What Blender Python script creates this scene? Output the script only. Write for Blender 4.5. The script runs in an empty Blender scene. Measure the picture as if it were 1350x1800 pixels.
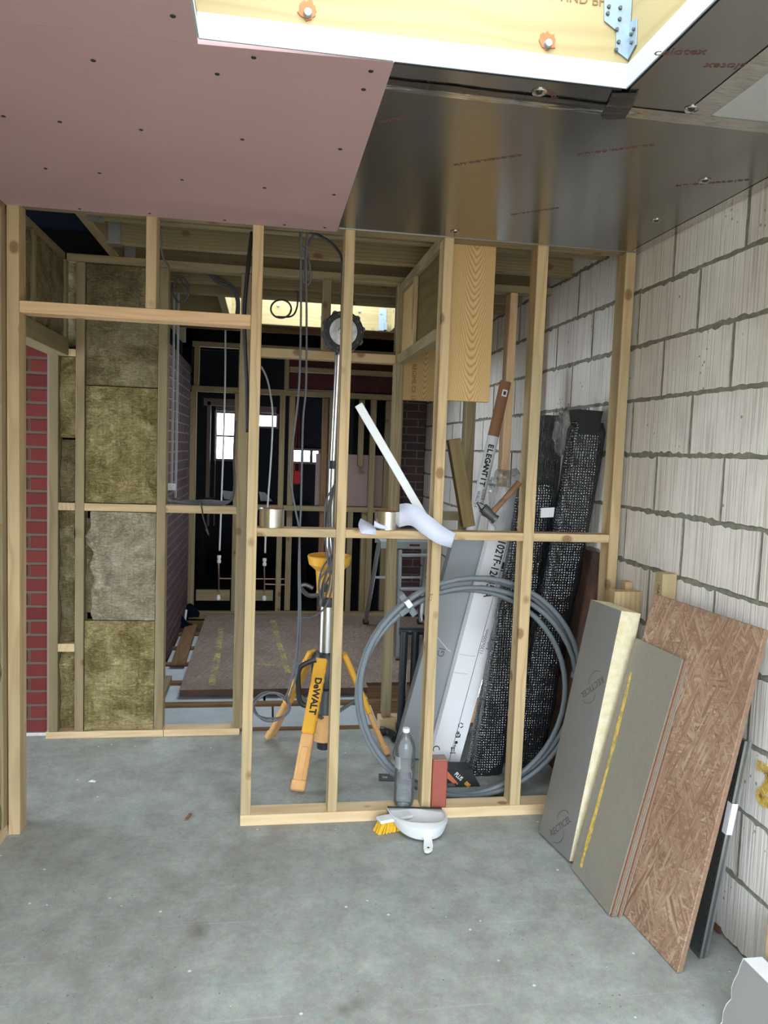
import bpy, bmesh, math, random
from mathutils import Vector, Matrix, noise
random.seed(7)
PI = math.pi
scene = bpy.context.scene
COL = scene.collection
# ------------------------------------------------------------------ camera
# x runs right to the block wall (x = 0), y runs away from the viewer (y = 0 is the near stud partition), z is up; metres
CAM = Vector((-1.52217, -3.04787, 1.55093)); YAW, PITCH, ROLL, FPX = 0.15581, -0.08006, 0.03633, 1337.065
_f = Vector((math.sin(YAW)*math.cos(PITCH), math.cos(YAW)*math.cos(PITCH), math.sin(PITCH)))
_r = Vector((math.cos(YAW), -math.sin(YAW), 0)); _u = _r.cross(_f)
RGT = _r*math.cos(ROLL) + _u*math.sin(ROLL); UPV = -_r*math.sin(ROLL) + _u*math.cos(ROLL); FWD = _f
cam_d = bpy.data.cameras.new('camera'); cam = bpy.data.objects.new('camera', cam_d); COL.objects.link(cam)
cam_d.sensor_fit = 'VERTICAL'; cam_d.sensor_height = 36; cam_d.lens = FPX/1800*36; cam_d.clip_start = .05
m3 = Matrix((RGT, UPV, -FWD)).transposed()
cam.matrix_world = Matrix.Translation(CAM) @ m3.to_4x4()
scene.camera = cam
# ------------------------------------------------------------------ daylight: an even overcast sky, entering by the roof lights and the open rear
w = bpy.data.worlds.new('sky'); scene.world = w; w.use_nodes = True
bg = w.node_tree.nodes['Background']; bg.inputs[0].default_value = (.80, .91, 1.0, 1); bg.inputs[1].default_value = 7.8
def portal(name, loc, rot, sx, sy):
    l = bpy.data.lights.new(name, 'AREA'); l.shape = 'RECTANGLE'; l.size = sx; l.size_y = sy; l.cycles.is_portal = True
    o = bpy.data.objects.new(name, l); o.location = loc; o.rotation_euler = rot; COL.objects.link(o)
portal('roof_light_portal', (-1.2, -2.3, 2.97), (0, 0, 0), 1.0, 2.0)
portal('roof_light_portal', (-1.2, 2.37, 2.93), (0, 0, 0), 1.2, 1.0)
portal('side_door_portal', (-4.4, .6, 1.0), (0, -PI/2, 0), 2.0, .8)
portal('rear_opening_portal', (-1.25, -4.5, 1.08), (PI/2, 0, 0), 2.5, 2.15)
vs = scene.view_settings
vs.view_transform = 'Standard'; vs.look = 'None'; vs.exposure = 0.8; vs.gamma = 1.0; vs.use_curve_mapping = False

# ------------------------------------------------------------------ helpers
def ray(u, v): return RGT*((u-675)/FPX) + UPV*((900-v)/FPX) + FWD
def _on(u, v, ax, val):
    d = ray(u, v); return CAM + d*((val-CAM[ax])/d[ax])
def AX(u, v, x): return _on(u, v, 0, x)      # where the sight line meets the plane x, y or z = value
def AY(u, v, y): return _on(u, v, 1, y)
def AZ(u, v, z): return _on(u, v, 2, z)
V = Vector
def frame(p0, p1, up=(0, 0, 1)):
    x = (V(p1)-V(p0)).normalized(); u = V(up)
    if abs(x.dot(u.normalized())) > .98: u = V((0, -1, 0))
    y = u.cross(x).normalized(); z = x.cross(y)
    return Matrix(((x.x, y.x, z.x, p0[0]), (x.y, y.y, z.y, p0[1]), (x.z, y.z, z.z, p0[2]), (0, 0, 0, 1)))
def axes(o, x, y):
    x = V(x).normalized(); y = V(y); z = x.cross(y).normalized(); y = z.cross(x)
    return Matrix(((x.x, y.x, z.x, o[0]), (x.y, y.y, z.y, o[1]), (x.z, y.z, z.z, o[2]), (0, 0, 0, 1)))
def catmull(pts, n=6, closed=False):
    pts = [V(p) for p in pts]; out = []; L = len(pts)
    rng = range(L) if closed else range(L-1)
    for i in rng:
        g = (lambda k: pts[k % L]) if closed else (lambda k: pts[max(0, min(L-1, k))])
        a, b, c, d = g(i-1), g(i), g(i+1), g(i+2)
        for k in range(n):
            t = k/n
            out.append(.5*((2*b)+(c-a)*t+(2*a-5*b+4*c-d)*t*t+(3*b-a-3*c+d)*t**3))
    if not closed: out.append(pts[-1])
    return out
class MB:
    def __init__(s): s.v = []; s.f = []
    def add(s, vs, fs):
        k = len(s.v); s.v += [V(a) for a in vs]; s.f += [tuple(i+k for i in f) for f in fs]; return s
    def boxm(s, M, size, c=0.0, taper=1.0):
        hx, hy, hz = size[0]/2, size[1]/2, size[2]/2
        vs = []; fs = []
        if c <= 0:
            for x in (-1, 1):
                t = taper if x > 0 else 1
                for y in (-1, 1):
                    for z in (-1, 1): vs.append(M @ V((x*hx, y*hy*t, z*hz*t)))
            fs = [(0, 1, 3, 2), (4, 6, 7, 5), (0, 4, 5, 1), (2, 3, 7, 6), (0, 2, 6, 4), (1, 5, 7, 3)]
        else:
            c = min(c, hx*.45, hy*.45, hz*.45); idx = {}
            for x in (-1, 1):
                t = taper if x > 0 else 1
                for y in (-1, 1):
                    for z in (-1, 1):
                        for a in range(3):
                            q = [x*(hx-c), y*(hy*t-c), z*(hz*t-c)]
                            q[a] = (x*hx, y*hy*t, z*hz*t)[a]
                            idx[(x, y, z, a)] = len(vs); vs.append(M @ V(q))
            for a in range(3):
                b, d = (a+1) % 3, (a+2) % 3
                for sg in (-1, 1):
                    f = []
                    for (p, q) in ((-1, -1), (1, -1), (1, 1), (-1, 1)):
                        k = [0, 0, 0]; k[a] = sg; k[b] = p; k[d] = q; f.append(idx[(*k, a)])
                    fs.append(tuple(f))
                for p in (-1, 1):
                    for q in (-1, 1):
                        k0 = [0, 0, 0]; k0[b] = p; k0[d] = q; k1 = list(k0); k0[a] = -1; k1[a] = 1
                        fs.append((idx[(*k0, b)], idx[(*k1, b)], idx[(*k1, d)], idx[(*k0, d)]))
            for x in (-1, 1):
                for y in (-1, 1):
                    for z in (-1, 1): fs.append(tuple(idx[(x, y, z, a)] for a in range(3)))
        return s.add(vs, fs)
    def box(s, a, b, c=0.0):
        a, b = V(a), V(b); return s.boxm(Matrix.Translation((a+b)/2), [abs(b[i]-a[i]) for i in range(3)], c)
    def beam(s, p0, p1, w, d, up=(0, 0, 1), c=0.0, taper=1.0):
        p0, p1 = V(p0), V(p1); M = frame((p0+p1)/2, (p0+p1)/2+(p1-p0), up)
        return s.boxm(M, ((p1-p0).length, w, d), c, taper)
    def cyl(s, p0, p1, r0, r1=None, n=16, caps=True):
        r1 = r0 if r1 is None else r1; M = frame(p0, p1); L = (V(p1)-V(p0)).length
        vs = []
        for k in range(n):
            a = 2*PI*k/n; vs.append(M @ V((0, math.cos(a)*r0, math.sin(a)*r0))); vs.append(M @ V((L, math.cos(a)*r1, math.sin(a)*r1)))
        fs = [(2*k, 2*k+1, (2*k+3) % (2*n), (2*k+2) % (2*n)) for k in range(n)]
        if caps: fs += [tuple(2*k for k in range(n)), tuple(2*k+1 for k in reversed(range(n)))]
        return s.add(vs, fs)
    def tube(s, pts, r, n=8, closed=False):
        pts = [V(p) for p in pts]; L = len(pts); rings = []
        t0 = (pts[1]-pts[0]).normalized(); nrm = t0.orthogonal().normalized()
        for i in range(L):
            if closed: t = (pts[(i+1) % L]-pts[i-1]).normalized()
            else: t = (pts[min(i+1, L-1)]-pts[max(i-1, 0)]).normalized()
            nrm = (nrm-t*nrm.dot(t)).normalized(); b = t.cross(nrm)
            rr = r(i/(L-1)) if callable(r) else r
            rings.append([pts[i]+nrm*(math.cos(2*PI*k/n)*rr)+b*(math.sin(2*PI*k/n)*rr) for k in range(n)])
        vs = [q for R in rings for q in R]; fs = []
        for i in range(L if closed else L-1):
            j = (i+1) % L
            for k in range(n): fs.append((i*n+k, i*n+(k+1) % n, j*n+(k+1) % n, j*n+k))
        if not closed: fs += [tuple(reversed(range(n))), tuple((L-1)*n+k for k in range(n))]
        return s.add(vs, fs)
    def lathe(s, prof, M, n=24, cap=True):
        vs = []; fs = []; P = len(prof)
        for (r, z) in prof:
            for k in range(n): a = 2*PI*k/n; vs.append(M @ V((r*math.cos(a), r*math.sin(a), z)))
        for i in range(P-1):
            for k in range(n): fs.append((i*n+k, i*n+(k+1) % n, (i+1)*n+(k+1) % n, (i+1)*n+k))
        if cap: fs += [tuple(reversed(range(n))), tuple((P-1)*n+k for k in range(n))]
        return s.add(vs, fs)
    def prism(s, poly, M, h):
        n = len(poly); vs = [M @ V((x, y, 0)) for x, y in poly]+[M @ V((x, y, h)) for x, y in poly]
        fs = [tuple(reversed(range(n))), tuple(range(n, 2*n))]+[(i, (i+1) % n, n+(i+1) % n, n+i) for i in range(n)]
        return s.add(vs, fs)
    def solid(s, front, off):           # polygon of world points extruded by a vector
        n = len(front); off = V(off); vs = [V(p) for p in front]+[V(p)+off for p in front]
        return s.add(vs, [tuple(range(n)), tuple(reversed(range(n, 2*n)))]+[(i, n+i, n+(i+1) % n, (i+1) % n) for i in range(n)])
    def grid(s, fn, nu, nv, close_u=False):
        vs = [fn(i/(nu if close_u else nu-1), j/(nv-1)) for i in range(nu) for j in range(nv)]; fs = []
        for i in range(nu if close_u else nu-1):
            for j in range(nv-1):
                i2 = (i+1) % nu; fs.append((i*nv+j, i2*nv+j, i2*nv+j+1, i*nv+j+1))
        return s.add(vs, fs)
    def mesh(s, name, mat, origin, smooth=False, ang=35):
        me = bpy.data.meshes.new(name); me.from_pydata([tuple(p-origin) for p in s.v], [], s.f)
        bm = bmesh.new(); bm.from_mesh(me); bmesh.ops.recalc_face_normals(bm, faces=bm.faces); bm.to_mesh(me); bm.free()
        if mat: me.materials.append(mat)
        if smooth:
            me.polygons.foreach_set('use_smooth', [True]*len(me.polygons))
            if ang: me.set_sharp_from_angle(angle=math.radians(ang))
        return me
    def obj(s, name, mat, parent=None, smooth=False, ang=35, origin=None):
        if origin is None:
            lo = V([min(p[i] for p in s.v) for i in range(3)]); hi = V([max(p[i] for p in s.v) for i in range(3)]); origin = (lo+hi)/2
        o = bpy.data.objects.new(name, s.mesh(name, mat, V(origin), smooth, ang)); put(o, Matrix.Translation(origin), parent); return o
def put(o, M, parent):                  # M is the world matrix wanted
    COL.objects.link(o)
    if parent is not None: o.parent = parent; M = world_of(parent).inverted() @ M
    o.matrix_basis = M
def world_of(o):
    M = o.matrix_basis.copy(); q = o.parent
    while q is not None: M = q.matrix_basis @ M; q = q.parent
    return M
def tag(o, label=None, cat=None, group=None, kind=None):
    if label: o['label'] = label
    if cat: o['category'] = cat
    if group: o['group'] = group
    if kind: o['kind'] = kind
    return o
def thing(name, loc, label, cat, group=None):
    o = bpy.data.objects.new(name, None); o.empty_display_size = .1; COL.objects.link(o); o.location = loc
    return tag(o, label, cat, group)
def struct(name, loc=(0, 0, 0)):
    o = bpy.data.objects.new(name, None); o.empty_display_size = .1; COL.objects.link(o); o.location = loc; return tag(o, kind='structure')
_cache = {}
def timber(name, p0, p1, w, d, mat, parent, up=(0, -1, 0), c=.0018):
    """sawn timber from p0 to p1 (centre line), w across, d along up; grain follows local x"""
    p0, p1 = V(p0), V(p1); L = (p1-p0).length; key = (round(L, 3), round(w, 4), round(d, 4), mat.name)
    if key not in _cache: _cache[key] = MB().boxm(Matrix.Identity(4), (L, w, d), c).mesh(name, mat, V((0, 0, 0)))
    o = bpy.data.objects.new(name, _cache[key]); put(o, frame((p0+p1)/2, (p0+p1)/2+(p1-p0), up), parent); return o
def tbox(name, a, b, mat, parent):
    """sawn timber given by its two corners; the longest side is its length"""
    a, b = V(a), V(b); s = [abs(b[i]-a[i]) for i in range(3)]; k = s.index(max(s)); c = (a+b)/2
    e = V((0, 0, 0)); e[k] = s[k]/2
    up = (0, -1, 0) if k != 1 else (0, 0, 1); j = 1 if k != 1 else 2
    wd = [i for i in range(3) if i not in (k, j)][0]
    return timber(name, c-e, c+e, s[wd], s[j], mat, parent, up)
def text(s, size, M, mat, parent, name='lettering', sx=1.0, bold=0.0, ext=.0004, shear=0.0):
    cu = bpy.data.curves.new('t', 'FONT'); cu.body = s; cu.size = size; cu.align_x = 'CENTER'; cu.align_y = 'CENTER'; cu.extrude = ext; cu.offset = bold; cu.shear = shear; cu.resolution_u = 3
    t = bpy.data.objects.new('t', cu); COL.objects.link(t); dg = bpy.context.evaluated_depsgraph_get(); dg.update()
    me = bpy.data.meshes.new_from_object(t.evaluated_get(dg)); bpy.data.objects.remove(t); bpy.data.curves.remove(cu)
    for vtx in me.vertices: vtx.co.x *= sx
    me.name = name; me.materials.clear(); me.materials.append(mat)
    o = bpy.data.objects.new(name, me); put(o, M, parent); return o

# ------------------------------------------------------------------ materials
class NT:
    def __init__(s, name):
        s.m = bpy.data.materials.new(name); s.m.use_nodes = True; s.t = s.m.node_tree; s.b = s.t.nodes['Principled BSDF']; s.out = s.t.nodes['Material Output']
    def n(s, typ, ins=None, **props):
        nd = s.t.nodes.new('ShaderNode'+typ)
        for k, v in props.items(): setattr(nd, k, v)
        for k, v in (ins or {}).items(): s.set(nd.inputs[k], v)
        return nd
    def set(s, sock, v):
        if isinstance(v, bpy.types.NodeSocket): s.t.links.new(v, sock)
        elif isinstance(v, tuple) and len(v) == 3 and sock.type == 'RGBA': sock.default_value = (*v, 1)
        else: sock.default_value = v
    def co(s, scale=(1, 1, 1), src='Object', rand=True, rot=(0, 0, 0)):
        c = s.n('TexCoord').outputs[src]
        if rand:
            r = s.n('ObjectInfo').outputs['Random']; a = s.n('VectorMath', {0: (13.1, 7.7, 3.3)}, operation='SCALE'); s.set(a.inputs['Scale'], r)
            c = s.n('VectorMath', {0: c, 1: a.outputs[0]}).outputs[0]
        return s.n('Mapping', {'Vector': c, 'Scale': scale, 'Rotation': rot}).outputs[0]
    def noise(s, vec, scale=5, detail=4, rough=.55, dist=0.0): return s.n('TexNoise', {'Vector': vec, 'Scale': scale, 'Detail': detail, 'Roughness': rough, 'Distortion': dist})
    def ramp(s, fac, stops, interp='LINEAR'):
        r = s.n('ValToRGB', {0: fac}); cr = r.color_ramp; cr.interpolation = interp
        while len(cr.elements) < len(stops): cr.elements.new(.5)
        for e, (p, c) in zip(cr.elements, stops): e.position = p; e.color = (*c, 1) if not isinstance(c, float) else (c, c, c, 1)
        return r.outputs[0]
    def mix(s, f, a, b, bt='MIX'): return s.n('MixRGB', {0: f, 1: a, 2: b}, blend_type=bt).outputs[0]
    def math(s, op, a, b=0.0): return s.n('Math', {0: a, 1: b}, operation=op).outputs[0]
    def bump(s, h, strength=.3, dist=.01): s.set(s.b.inputs['Normal'], s.n('Bump', {'Height': h, 'Strength': strength, 'Distance': dist}).outputs[0])
    def p(s, **k):
        for a, v in k.items(): s.set(s.b.inputs[{'col': 'Base Color', 'rough': 'Roughness', 'metal': 'Metallic', 'ior': 'IOR', 'tr': 'Transmission Weight', 'alpha': 'Alpha', 'spec': 'Specular IOR Level', 'coat': 'Coat Weight', 'emi': 'Emission Color', 'emis': 'Emission Strength'}[a]], v)
        return s
def plain(name, col, rough=.5, metal=0.0, var=.12, scale=12, **k):
    t = NT(name); c = t.co(); nz = t.noise(c, scale, 4)
    t.p(col=t.mix(nz.outputs['Fac'], tuple(x*(1-var) for x in col), tuple(min(1, x*(1+var)) for x in col)), rough=rough, metal=metal, **k); return t.m
def wood(name, c0, c1, knot=(.16, .07, .025), green=None, rings=46, contrast=1.0):
    t = NT(name); c = t.co((1, 1, 1)); r = t.n('ObjectInfo').outputs['Random']
    wob = t.noise(t.n('Mapping', {'Vector': c, 'Scale': (1.6, 7, 7)}).outputs[0], 1.0, 2)
    q = t.n('VectorMath', {0: t.n('TexCoord').outputs['Object'], 1: t.n('CombineXYZ', {0: 0.0, 1: t.math('ADD', t.math('MULTIPLY', r, .05), -.02), 2: t.math('ADD', r, -.35)}).outputs[0]})
    sx = t.n('SeparateXYZ', {0: q.outputs[0]})
    rad = t.math('SQRT', t.math('ADD', t.math('POWER', sx.outputs[1], 2.0), t.math('POWER', t.math('MULTIPLY', sx.outputs[2], .22), 2.0)))
    ph = t.math('ADD', t.math('MULTIPLY', rad, float(rings*9)), t.math('MULTIPLY', wob.outputs['Fac'], 22.0))
    ring = t.math('MULTIPLY_ADD', t.math('SINE', ph), .5); ring.node.inputs[2].default_value = .5
    fine = t.noise(t.n('Mapping', {'Vector': c, 'Scale': (3, 160, 160)}).outputs[0], 1.0, 3)
    big = t.noise(t.n('Mapping', {'Vector': c, 'Scale': (1.3, 5, 5)}).outputs[0], 1.0, 3)
    f = t.math('ADD', t.math('MULTIPLY', t.math('POWER', ring, 2.2), .62*contrast), t.math('MULTIPLY', fine.outputs['Fac'], .35))
    col = t.mix(f, c0, c1)
    if green: col = t.mix(t.ramp(big.outputs['Fac'], [(.42, 0.0), (.68, .75)]), col, green)
    col = t.mix(t.math('MULTIPLY', r, .22), col, tuple(x*.62 for x in c1))
    vor = t.n('TexVoronoi', {'Vector': t.n('Mapping', {'Vector': c, 'Scale': (6.5, 9, 9)}).outputs[0], 'Scale': 1.0, 'Randomness': .95})
    kf = t.ramp(vor.outputs['Distance'], [(.0, 1.0), (.09, .75), (.115, .95), (.135, .55), (.20, 0.0)])
    kg = t.math('GREATER_THAN', t.n('SeparateColor', {0: vor.outputs['Color']}).outputs[0], .52)
    col = t.mix(t.math('MULTIPLY', kf, t.math('MULTIPLY', kg, .85)), col, knot)
    t.p(col=col, rough=.62, spec=.25); t.bump(f, .12, .002); return t.m
M = {}
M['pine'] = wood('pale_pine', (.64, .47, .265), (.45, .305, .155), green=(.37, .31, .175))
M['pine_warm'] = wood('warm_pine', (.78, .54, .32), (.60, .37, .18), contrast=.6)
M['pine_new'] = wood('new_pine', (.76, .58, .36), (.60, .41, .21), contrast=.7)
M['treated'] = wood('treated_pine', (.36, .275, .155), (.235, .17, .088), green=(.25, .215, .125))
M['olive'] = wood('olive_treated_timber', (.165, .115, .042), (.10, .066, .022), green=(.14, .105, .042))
M['board'] = None
M['brown_wood'] = wood('old_brown_wood', (.26, .15, .075), (.15, .08, .035))
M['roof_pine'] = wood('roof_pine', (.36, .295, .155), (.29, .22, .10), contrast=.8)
def _cath(name, c0, c1):
    t = NT(name); q = t.n('TexCoord').outputs['Object']; c = t.co(); wob = t.noise(t.n('Mapping', {'Vector': c, 'Scale': (3, 9, 9)}).outputs[0], 1.0, 3); s = t.n('SeparateXYZ', {0: q})
    y = t.math('ABSOLUTE', t.math('ADD', s.outputs[1], .012)); x = s.outputs[0]
    ph = t.math('SUBTRACT', t.math('MULTIPLY', x, 190.0), t.math('MULTIPLY', t.math('POWER', y, 1.7), 4200.0)); ph = t.math('ADD', ph, t.math('MULTIPLY', wob.outputs['Fac'], 26.0))
    r = t.math('MULTIPLY_ADD', t.math('SINE', ph), .5); r.node.inputs[2].default_value = .5
    fine = t.noise(t.n('Mapping', {'Vector': c, 'Scale': (3, 160, 160)}).outputs[0], 1.0, 3); f = t.math('ADD', t.math('MULTIPLY', t.math('POWER', r, 2.5), .7), t.math('MULTIPLY', fine.outputs['Fac'], .35))
    t.p(col=t.mix(f, c0, c1), rough=.6, spec=.25); t.bump(f, .1, .002); return t.m
M['board'] = _cath('broad_pine_board', (.63, .44, .205), (.36, .21, .07))

def mk(name, fn):
    t = NT(name); fn(t); M[name] = t.m
def _conc(t):
    c = t.co(rand=False); a = t.noise(c, 1.1, 5, .62); b = t.noise(c, 9, 6, .7); s = t.noise(c, 70, 3)
    col = t.ramp(a.outputs['Fac'], [(.36, (.275, .258, .232)), (.5, (.325, .335, .31)), (.62, (.375, .405, .378))])
    col = t.mix(.5, col, t.ramp(b.outputs['Fac'], [(.32, (.215, .21, .195)), (.52, (.335, .352, .33)), (.70, (.48, .50, .475))]))
    col = t.mix(.25, col, s.outputs['Color'], 'OVERLAY'); col = t.mix(.35, col, t.noise(c, 320, 2).outputs['Fac'], 'OVERLAY')
    for ang, sh in ((.35, 5.0), (2.2, 9.0)):
        ln = t.noise(t.n('Mapping', {'Vector': c, 'Rotation': (0, 0, ang), 'Scale': (1.2, 60, 1), 'Location': (sh, sh, 0)}).outputs[0], 1.0, 2); col = t.mix(t.ramp(ln.outputs['Fac'], [(.66, 0.0), (.72, .22)]), col, (.5, .5, .48))
    v = t.n('TexVoronoi', {'Vector': c, 'Scale': 16.0}); sep = t.n('SeparateColor', {0: v.outputs['Color']}).outputs[0]
    spk = t.math('MULTIPLY', t.math('LESS_THAN', v.outputs['Distance'], .085), t.math('GREATER_THAN', sep, .72)); col = t.mix(t.math('MULTIPLY', spk, .8), col, (.75, .76, .74))
    v2 = t.n('TexVoronoi', {'Vector': t.mix(.12, c, t.noise(c, 8, 3).outputs['Color']), 'Scale': 3.1}); s2 = t.n('SeparateColor', {0: v2.outputs['Color']}).outputs[1]
    st = t.math('MULTIPLY', t.ramp(v2.outputs['Distance'], [(.03, .6), (.16, 0.0)]), t.math('GREATER_THAN', s2, .66)); col = t.mix(st, col, (.13, .115, .095))
    v3 = t.n('TexVoronoi', {'Vector': c, 'Scale': 38.0}); s3 = t.n('SeparateColor', {0: v3.outputs['Color']}).outputs[2]
    d3 = t.math('MULTIPLY', t.math('LESS_THAN', v3.outputs['Distance'], .16), t.math('GREATER_THAN', s3, .965)); col = t.mix(t.math('MULTIPLY', d3, .7), col, (.10, .095, .085))
    t.p(col=col, rough=.62, spec=.35); t.bump(t.mix(.5, b.outputs['Fac'], s.outputs['Fac']), .12, .004)
mk('concrete', _conc)
def _block(t):
    c = t.co(rand=False); r = t.n('ObjectInfo').outputs['Random']; cr = t.co()
    rib = t.noise(t.n('Mapping', {'Vector': cr, 'Scale': (.01, 75, 1.6)}).outputs[0], 1.5, 2, .5)
    a = t.noise(cr, 6, 5); pit = t.n('TexVoronoi', {'Vector': cr, 'Scale': 42.0}); ps = t.n('SeparateColor', {0: pit.outputs['Color']}).outputs[0]
    cl = t.noise(cr, 7, 2)
    pf = t.math('MULTIPLY', t.math('LESS_THAN', pit.outputs['Distance'], .22), t.math('GREATER_THAN', t.math('ADD', t.math('MULTIPLY', ps, .3), cl.outputs['Fac']), .87))
    col = t.ramp(a.outputs['Fac'], [(.3, (.76, .715, .675)), (.7, (.88, .85, .815))]); col = t.mix(t.math('MULTIPLY', r, .3), col, (.74, .66, .60))
    col = t.mix(t.math('MULTIPLY', t.ramp(rib.outputs['Fac'], [(.36, 1.0), (.5, 0.0)]), .5), col, (.42, .36, .31))
    col = t.mix(t.math('MULTIPLY', pf, .7), col, (.2, .17, .14))
    t.p(col=col, rough=.9, spec=.15); t.bump(t.mix(.75, t.mix(.35, rib.outputs['Fac'], a.outputs['Fac']), t.math('SUBTRACT', 1.0, pf), 'MULTIPLY'), .7, .005)
mk('block', _block)
def _mortar(t):
    c = t.co(rand=False); a = t.noise(c, 30, 5); t.p(col=t.ramp(a.outputs['Fac'], [(.3, (.20, .195, .15)), (.7, (.33, .325, .27))]), rough=.95, spec=.1); t.bump(a.outputs['Fac'], .6, .006)
mk('mortar', _mortar)
def brickmat(name, c0, c1, c2):
    t = NT(name); r = t.n('ObjectInfo').outputs['Random']; c = t.co(); a = t.noise(c, 25, 5)
    col = t.mix(a.outputs['Fac'], t.ramp(r, [(0.0, c0), (.5, c1), (1.0, c2)]), c0); t.p(col=col, rough=.85, spec=.2); t.bump(a.outputs['Fac'], .4, .004); M[name] = t.m
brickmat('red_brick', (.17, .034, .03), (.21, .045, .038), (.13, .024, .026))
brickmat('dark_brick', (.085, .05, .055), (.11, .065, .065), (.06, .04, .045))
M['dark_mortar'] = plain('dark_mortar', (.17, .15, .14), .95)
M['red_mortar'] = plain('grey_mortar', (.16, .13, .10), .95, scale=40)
def _pink(t):
    c = t.co(rand=False); a = t.noise(c, 1.3, 3); b = t.noise(c, 200, 2)
    t.p(col=t.mix(.06, t.ramp(a.outputs['Fac'], [(.3, (.51, .315, .325)), (.7, (.56, .36, .36))]), b.outputs['Color']), rough=.8, spec=.2)
mk('pink_board', _pink)
def foil(name, col, rough, b=.25, metal=.94):
    t = NT(name); c = t.co(rand=False); a = t.noise(c, 2.2, 4); s = t.noise(t.n('Mapping', {'Vector': c, 'Scale': (1, 9, 9)}).outputs[0], 3, 3); d = t.noise(c, 1.2, 5)
    sm = t.noise(t.n('Mapping', {'Vector': c, 'Scale': (14, 1.2, 1)}).outputs[0], 2, 4)
    t.p(col=t.mix(t.math('MULTIPLY', d.outputs['Fac'], .6), col, tuple(x*.72 for x in col)), rough=t.math('ADD', rough-.06, t.math('MULTIPLY', sm.outputs['Fac'], .06)), metal=metal)
    t.bump(t.mix(.5, a.outputs['Fac'], s.outputs['Fac']), b, .012); M[name] = t.m
foil('foil_ceiling', (.36, .355, .35), .25, .02); foil('foil_face', (.33, .33, .325), .45, .2, .55); foil('foil_bright', (.62, .63, .64), .4, .3, .6); foil('foil_tape', (.62, .60, .57), .14, .6); foil('foil_tape_dark', (.16, .155, .15), .3, .6); foil('foil_roll', (.80, .76, .68), .2, .1)
M['grey_face'] = plain('grey_tissue_face', (.46, .46, .46), .6)
def _osb(t, pal, name):
    c = t.co(rand=True); col = None; h = None
    for k, (ang, s) in enumerate(((.3, 1.0), (1.35, 1.2), (2.35, .85), (2.9, 1.3), (.85, .95), (1.85, 1.1))):
        mp = t.n('Mapping', {'Vector': c, 'Rotation': (ang*.0, 0, ang), 'Scale': (1, 1, 1)}).outputs[0]
        mp = t.n('Mapping', {'Vector': mp, 'Scale': (12.5*s, 112*s, 30)}).outputs[0]
        mp = t.n('VectorMath', {0: mp, 1: t.n('VectorMath', {0: t.noise(c, 9, 2).outputs['Color'], 'Scale': .9}, operation='SCALE').outputs[0]}).outputs[0]
        v = t.n('TexVoronoi', {'Vector': mp, 'Scale': 1.0}); sp = t.n('SeparateColor', {0: v.outputs['Color']})
        cc = t.ramp(sp.outputs[0], pal); fine = t.noise(t.n('Mapping', {'Vector': mp, 'Scale': (.4, 3.5, 1)}).outputs[0], 1, 2)
        cc = t.mix(.35, cc, t.ramp(fine.outputs['Fac'], [(.3, pal[0][1]), (.7, pal[-1][1])]))
        cc = t.mix(t.math('MULTIPLY', t.ramp(v.outputs['Distance'], [(.45, 0.0), (.75, 1.0)]), .35), cc, pal[0][1])
        if col is None: col, h = cc, sp.outputs[1]
        else:
            g = t.math('GREATER_THAN', sp.outputs[1], .62); col = t.mix(g, col, cc); h = t.mix(g, h, sp.outputs[2])
    blot = t.noise(c, 2.6, 4); col = t.mix(t.ramp(blot.outputs['Fac'], [(.42, 0.0), (.7, .5)]), col, pal[0][1])
    t.p(col=col, rough=.7, spec=.25); t.bump(h, .25, .003)
mk('osb', lambda t: _osb(t, [(0.0, (.20, .105, .066)), (.3, (.36, .215, .138)), (.7, (.49, .32, .215)), (1.0, (.62, .46, .33))], 'osb'))
mk('osb_old', lambda t: _osb(t, [(0.0, (.15, .105, .085)), (.4, (.26, .19, .155)), (1.0, (.38, .30, .25))], 'osb_old'))
M['osb_edge'] = plain('board_edge_chips', (.24, .145, .095), .9, var=.4, scale=90)
M['osb_edge_dark'] = plain('dark_board_edge', (.10, .05, .035), .9, var=.4, scale=60)
def _mdf(t):
    c = t.co(rand=False); a = t.noise(c, 3, 5); b = t.noise(c, 60, 3); col = t.mix(a.outputs['Fac'], (.215, .195, .145), (.30, .275, .22)); col = t.mix(t.ramp(t.noise(c, 4.5, 2).outputs['Fac'], [(.62, 0.0), (.75, .35)]), col, (.30, .17, .12))
    t.p(col=t.mix(.1, col, b.outputs['Color']), rough=.55)
mk('green_board', _mdf)
M['chip_edge'] = plain('chipboard_edge', (.25, .145, .095), .95, var=.35, scale=120)
def _foam(t):
    c = t.co(rand=False); a = t.noise(c, 40, 5); t.p(col=t.ramp(a.outputs['Fac'], [(.3, (.72, .62, .40)), (.7, (.84, .76, .55))]), rough=.9, spec=.1); t.bump(a.outputs['Fac'], .5, .006)
mk('foam', _foam)
def wool(name, c0, c1, c2):
    t = NT(name); c = t.co(); a = t.noise(c, 5, 6, .68, 1.2); b = t.noise(t.n('Mapping', {'Vector': c, 'Scale': (1.0, 1, 2.2)}).outputs[0], 20, 6, .72, 3.5); ln = t.noise(t.n('Mapping', {'Vector': c, 'Scale': (30, 1, 1.5)}).outputs[0], 4, 2)
    col = t.ramp(t.mix(.5, a.outputs['Fac'], b.outputs['Fac']), [(.41, c0), (.5, c1), (.59, c2)]); col = t.mix(.28, col, ln.outputs['Fac'], 'OVERLAY')
    t.p(col=col, rough=1.0, spec=.03); t.bump(t.mix(.6, a.outputs['Fac'], b.outputs['Fac']), 1.0, .03); M[name] = t.m
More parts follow.
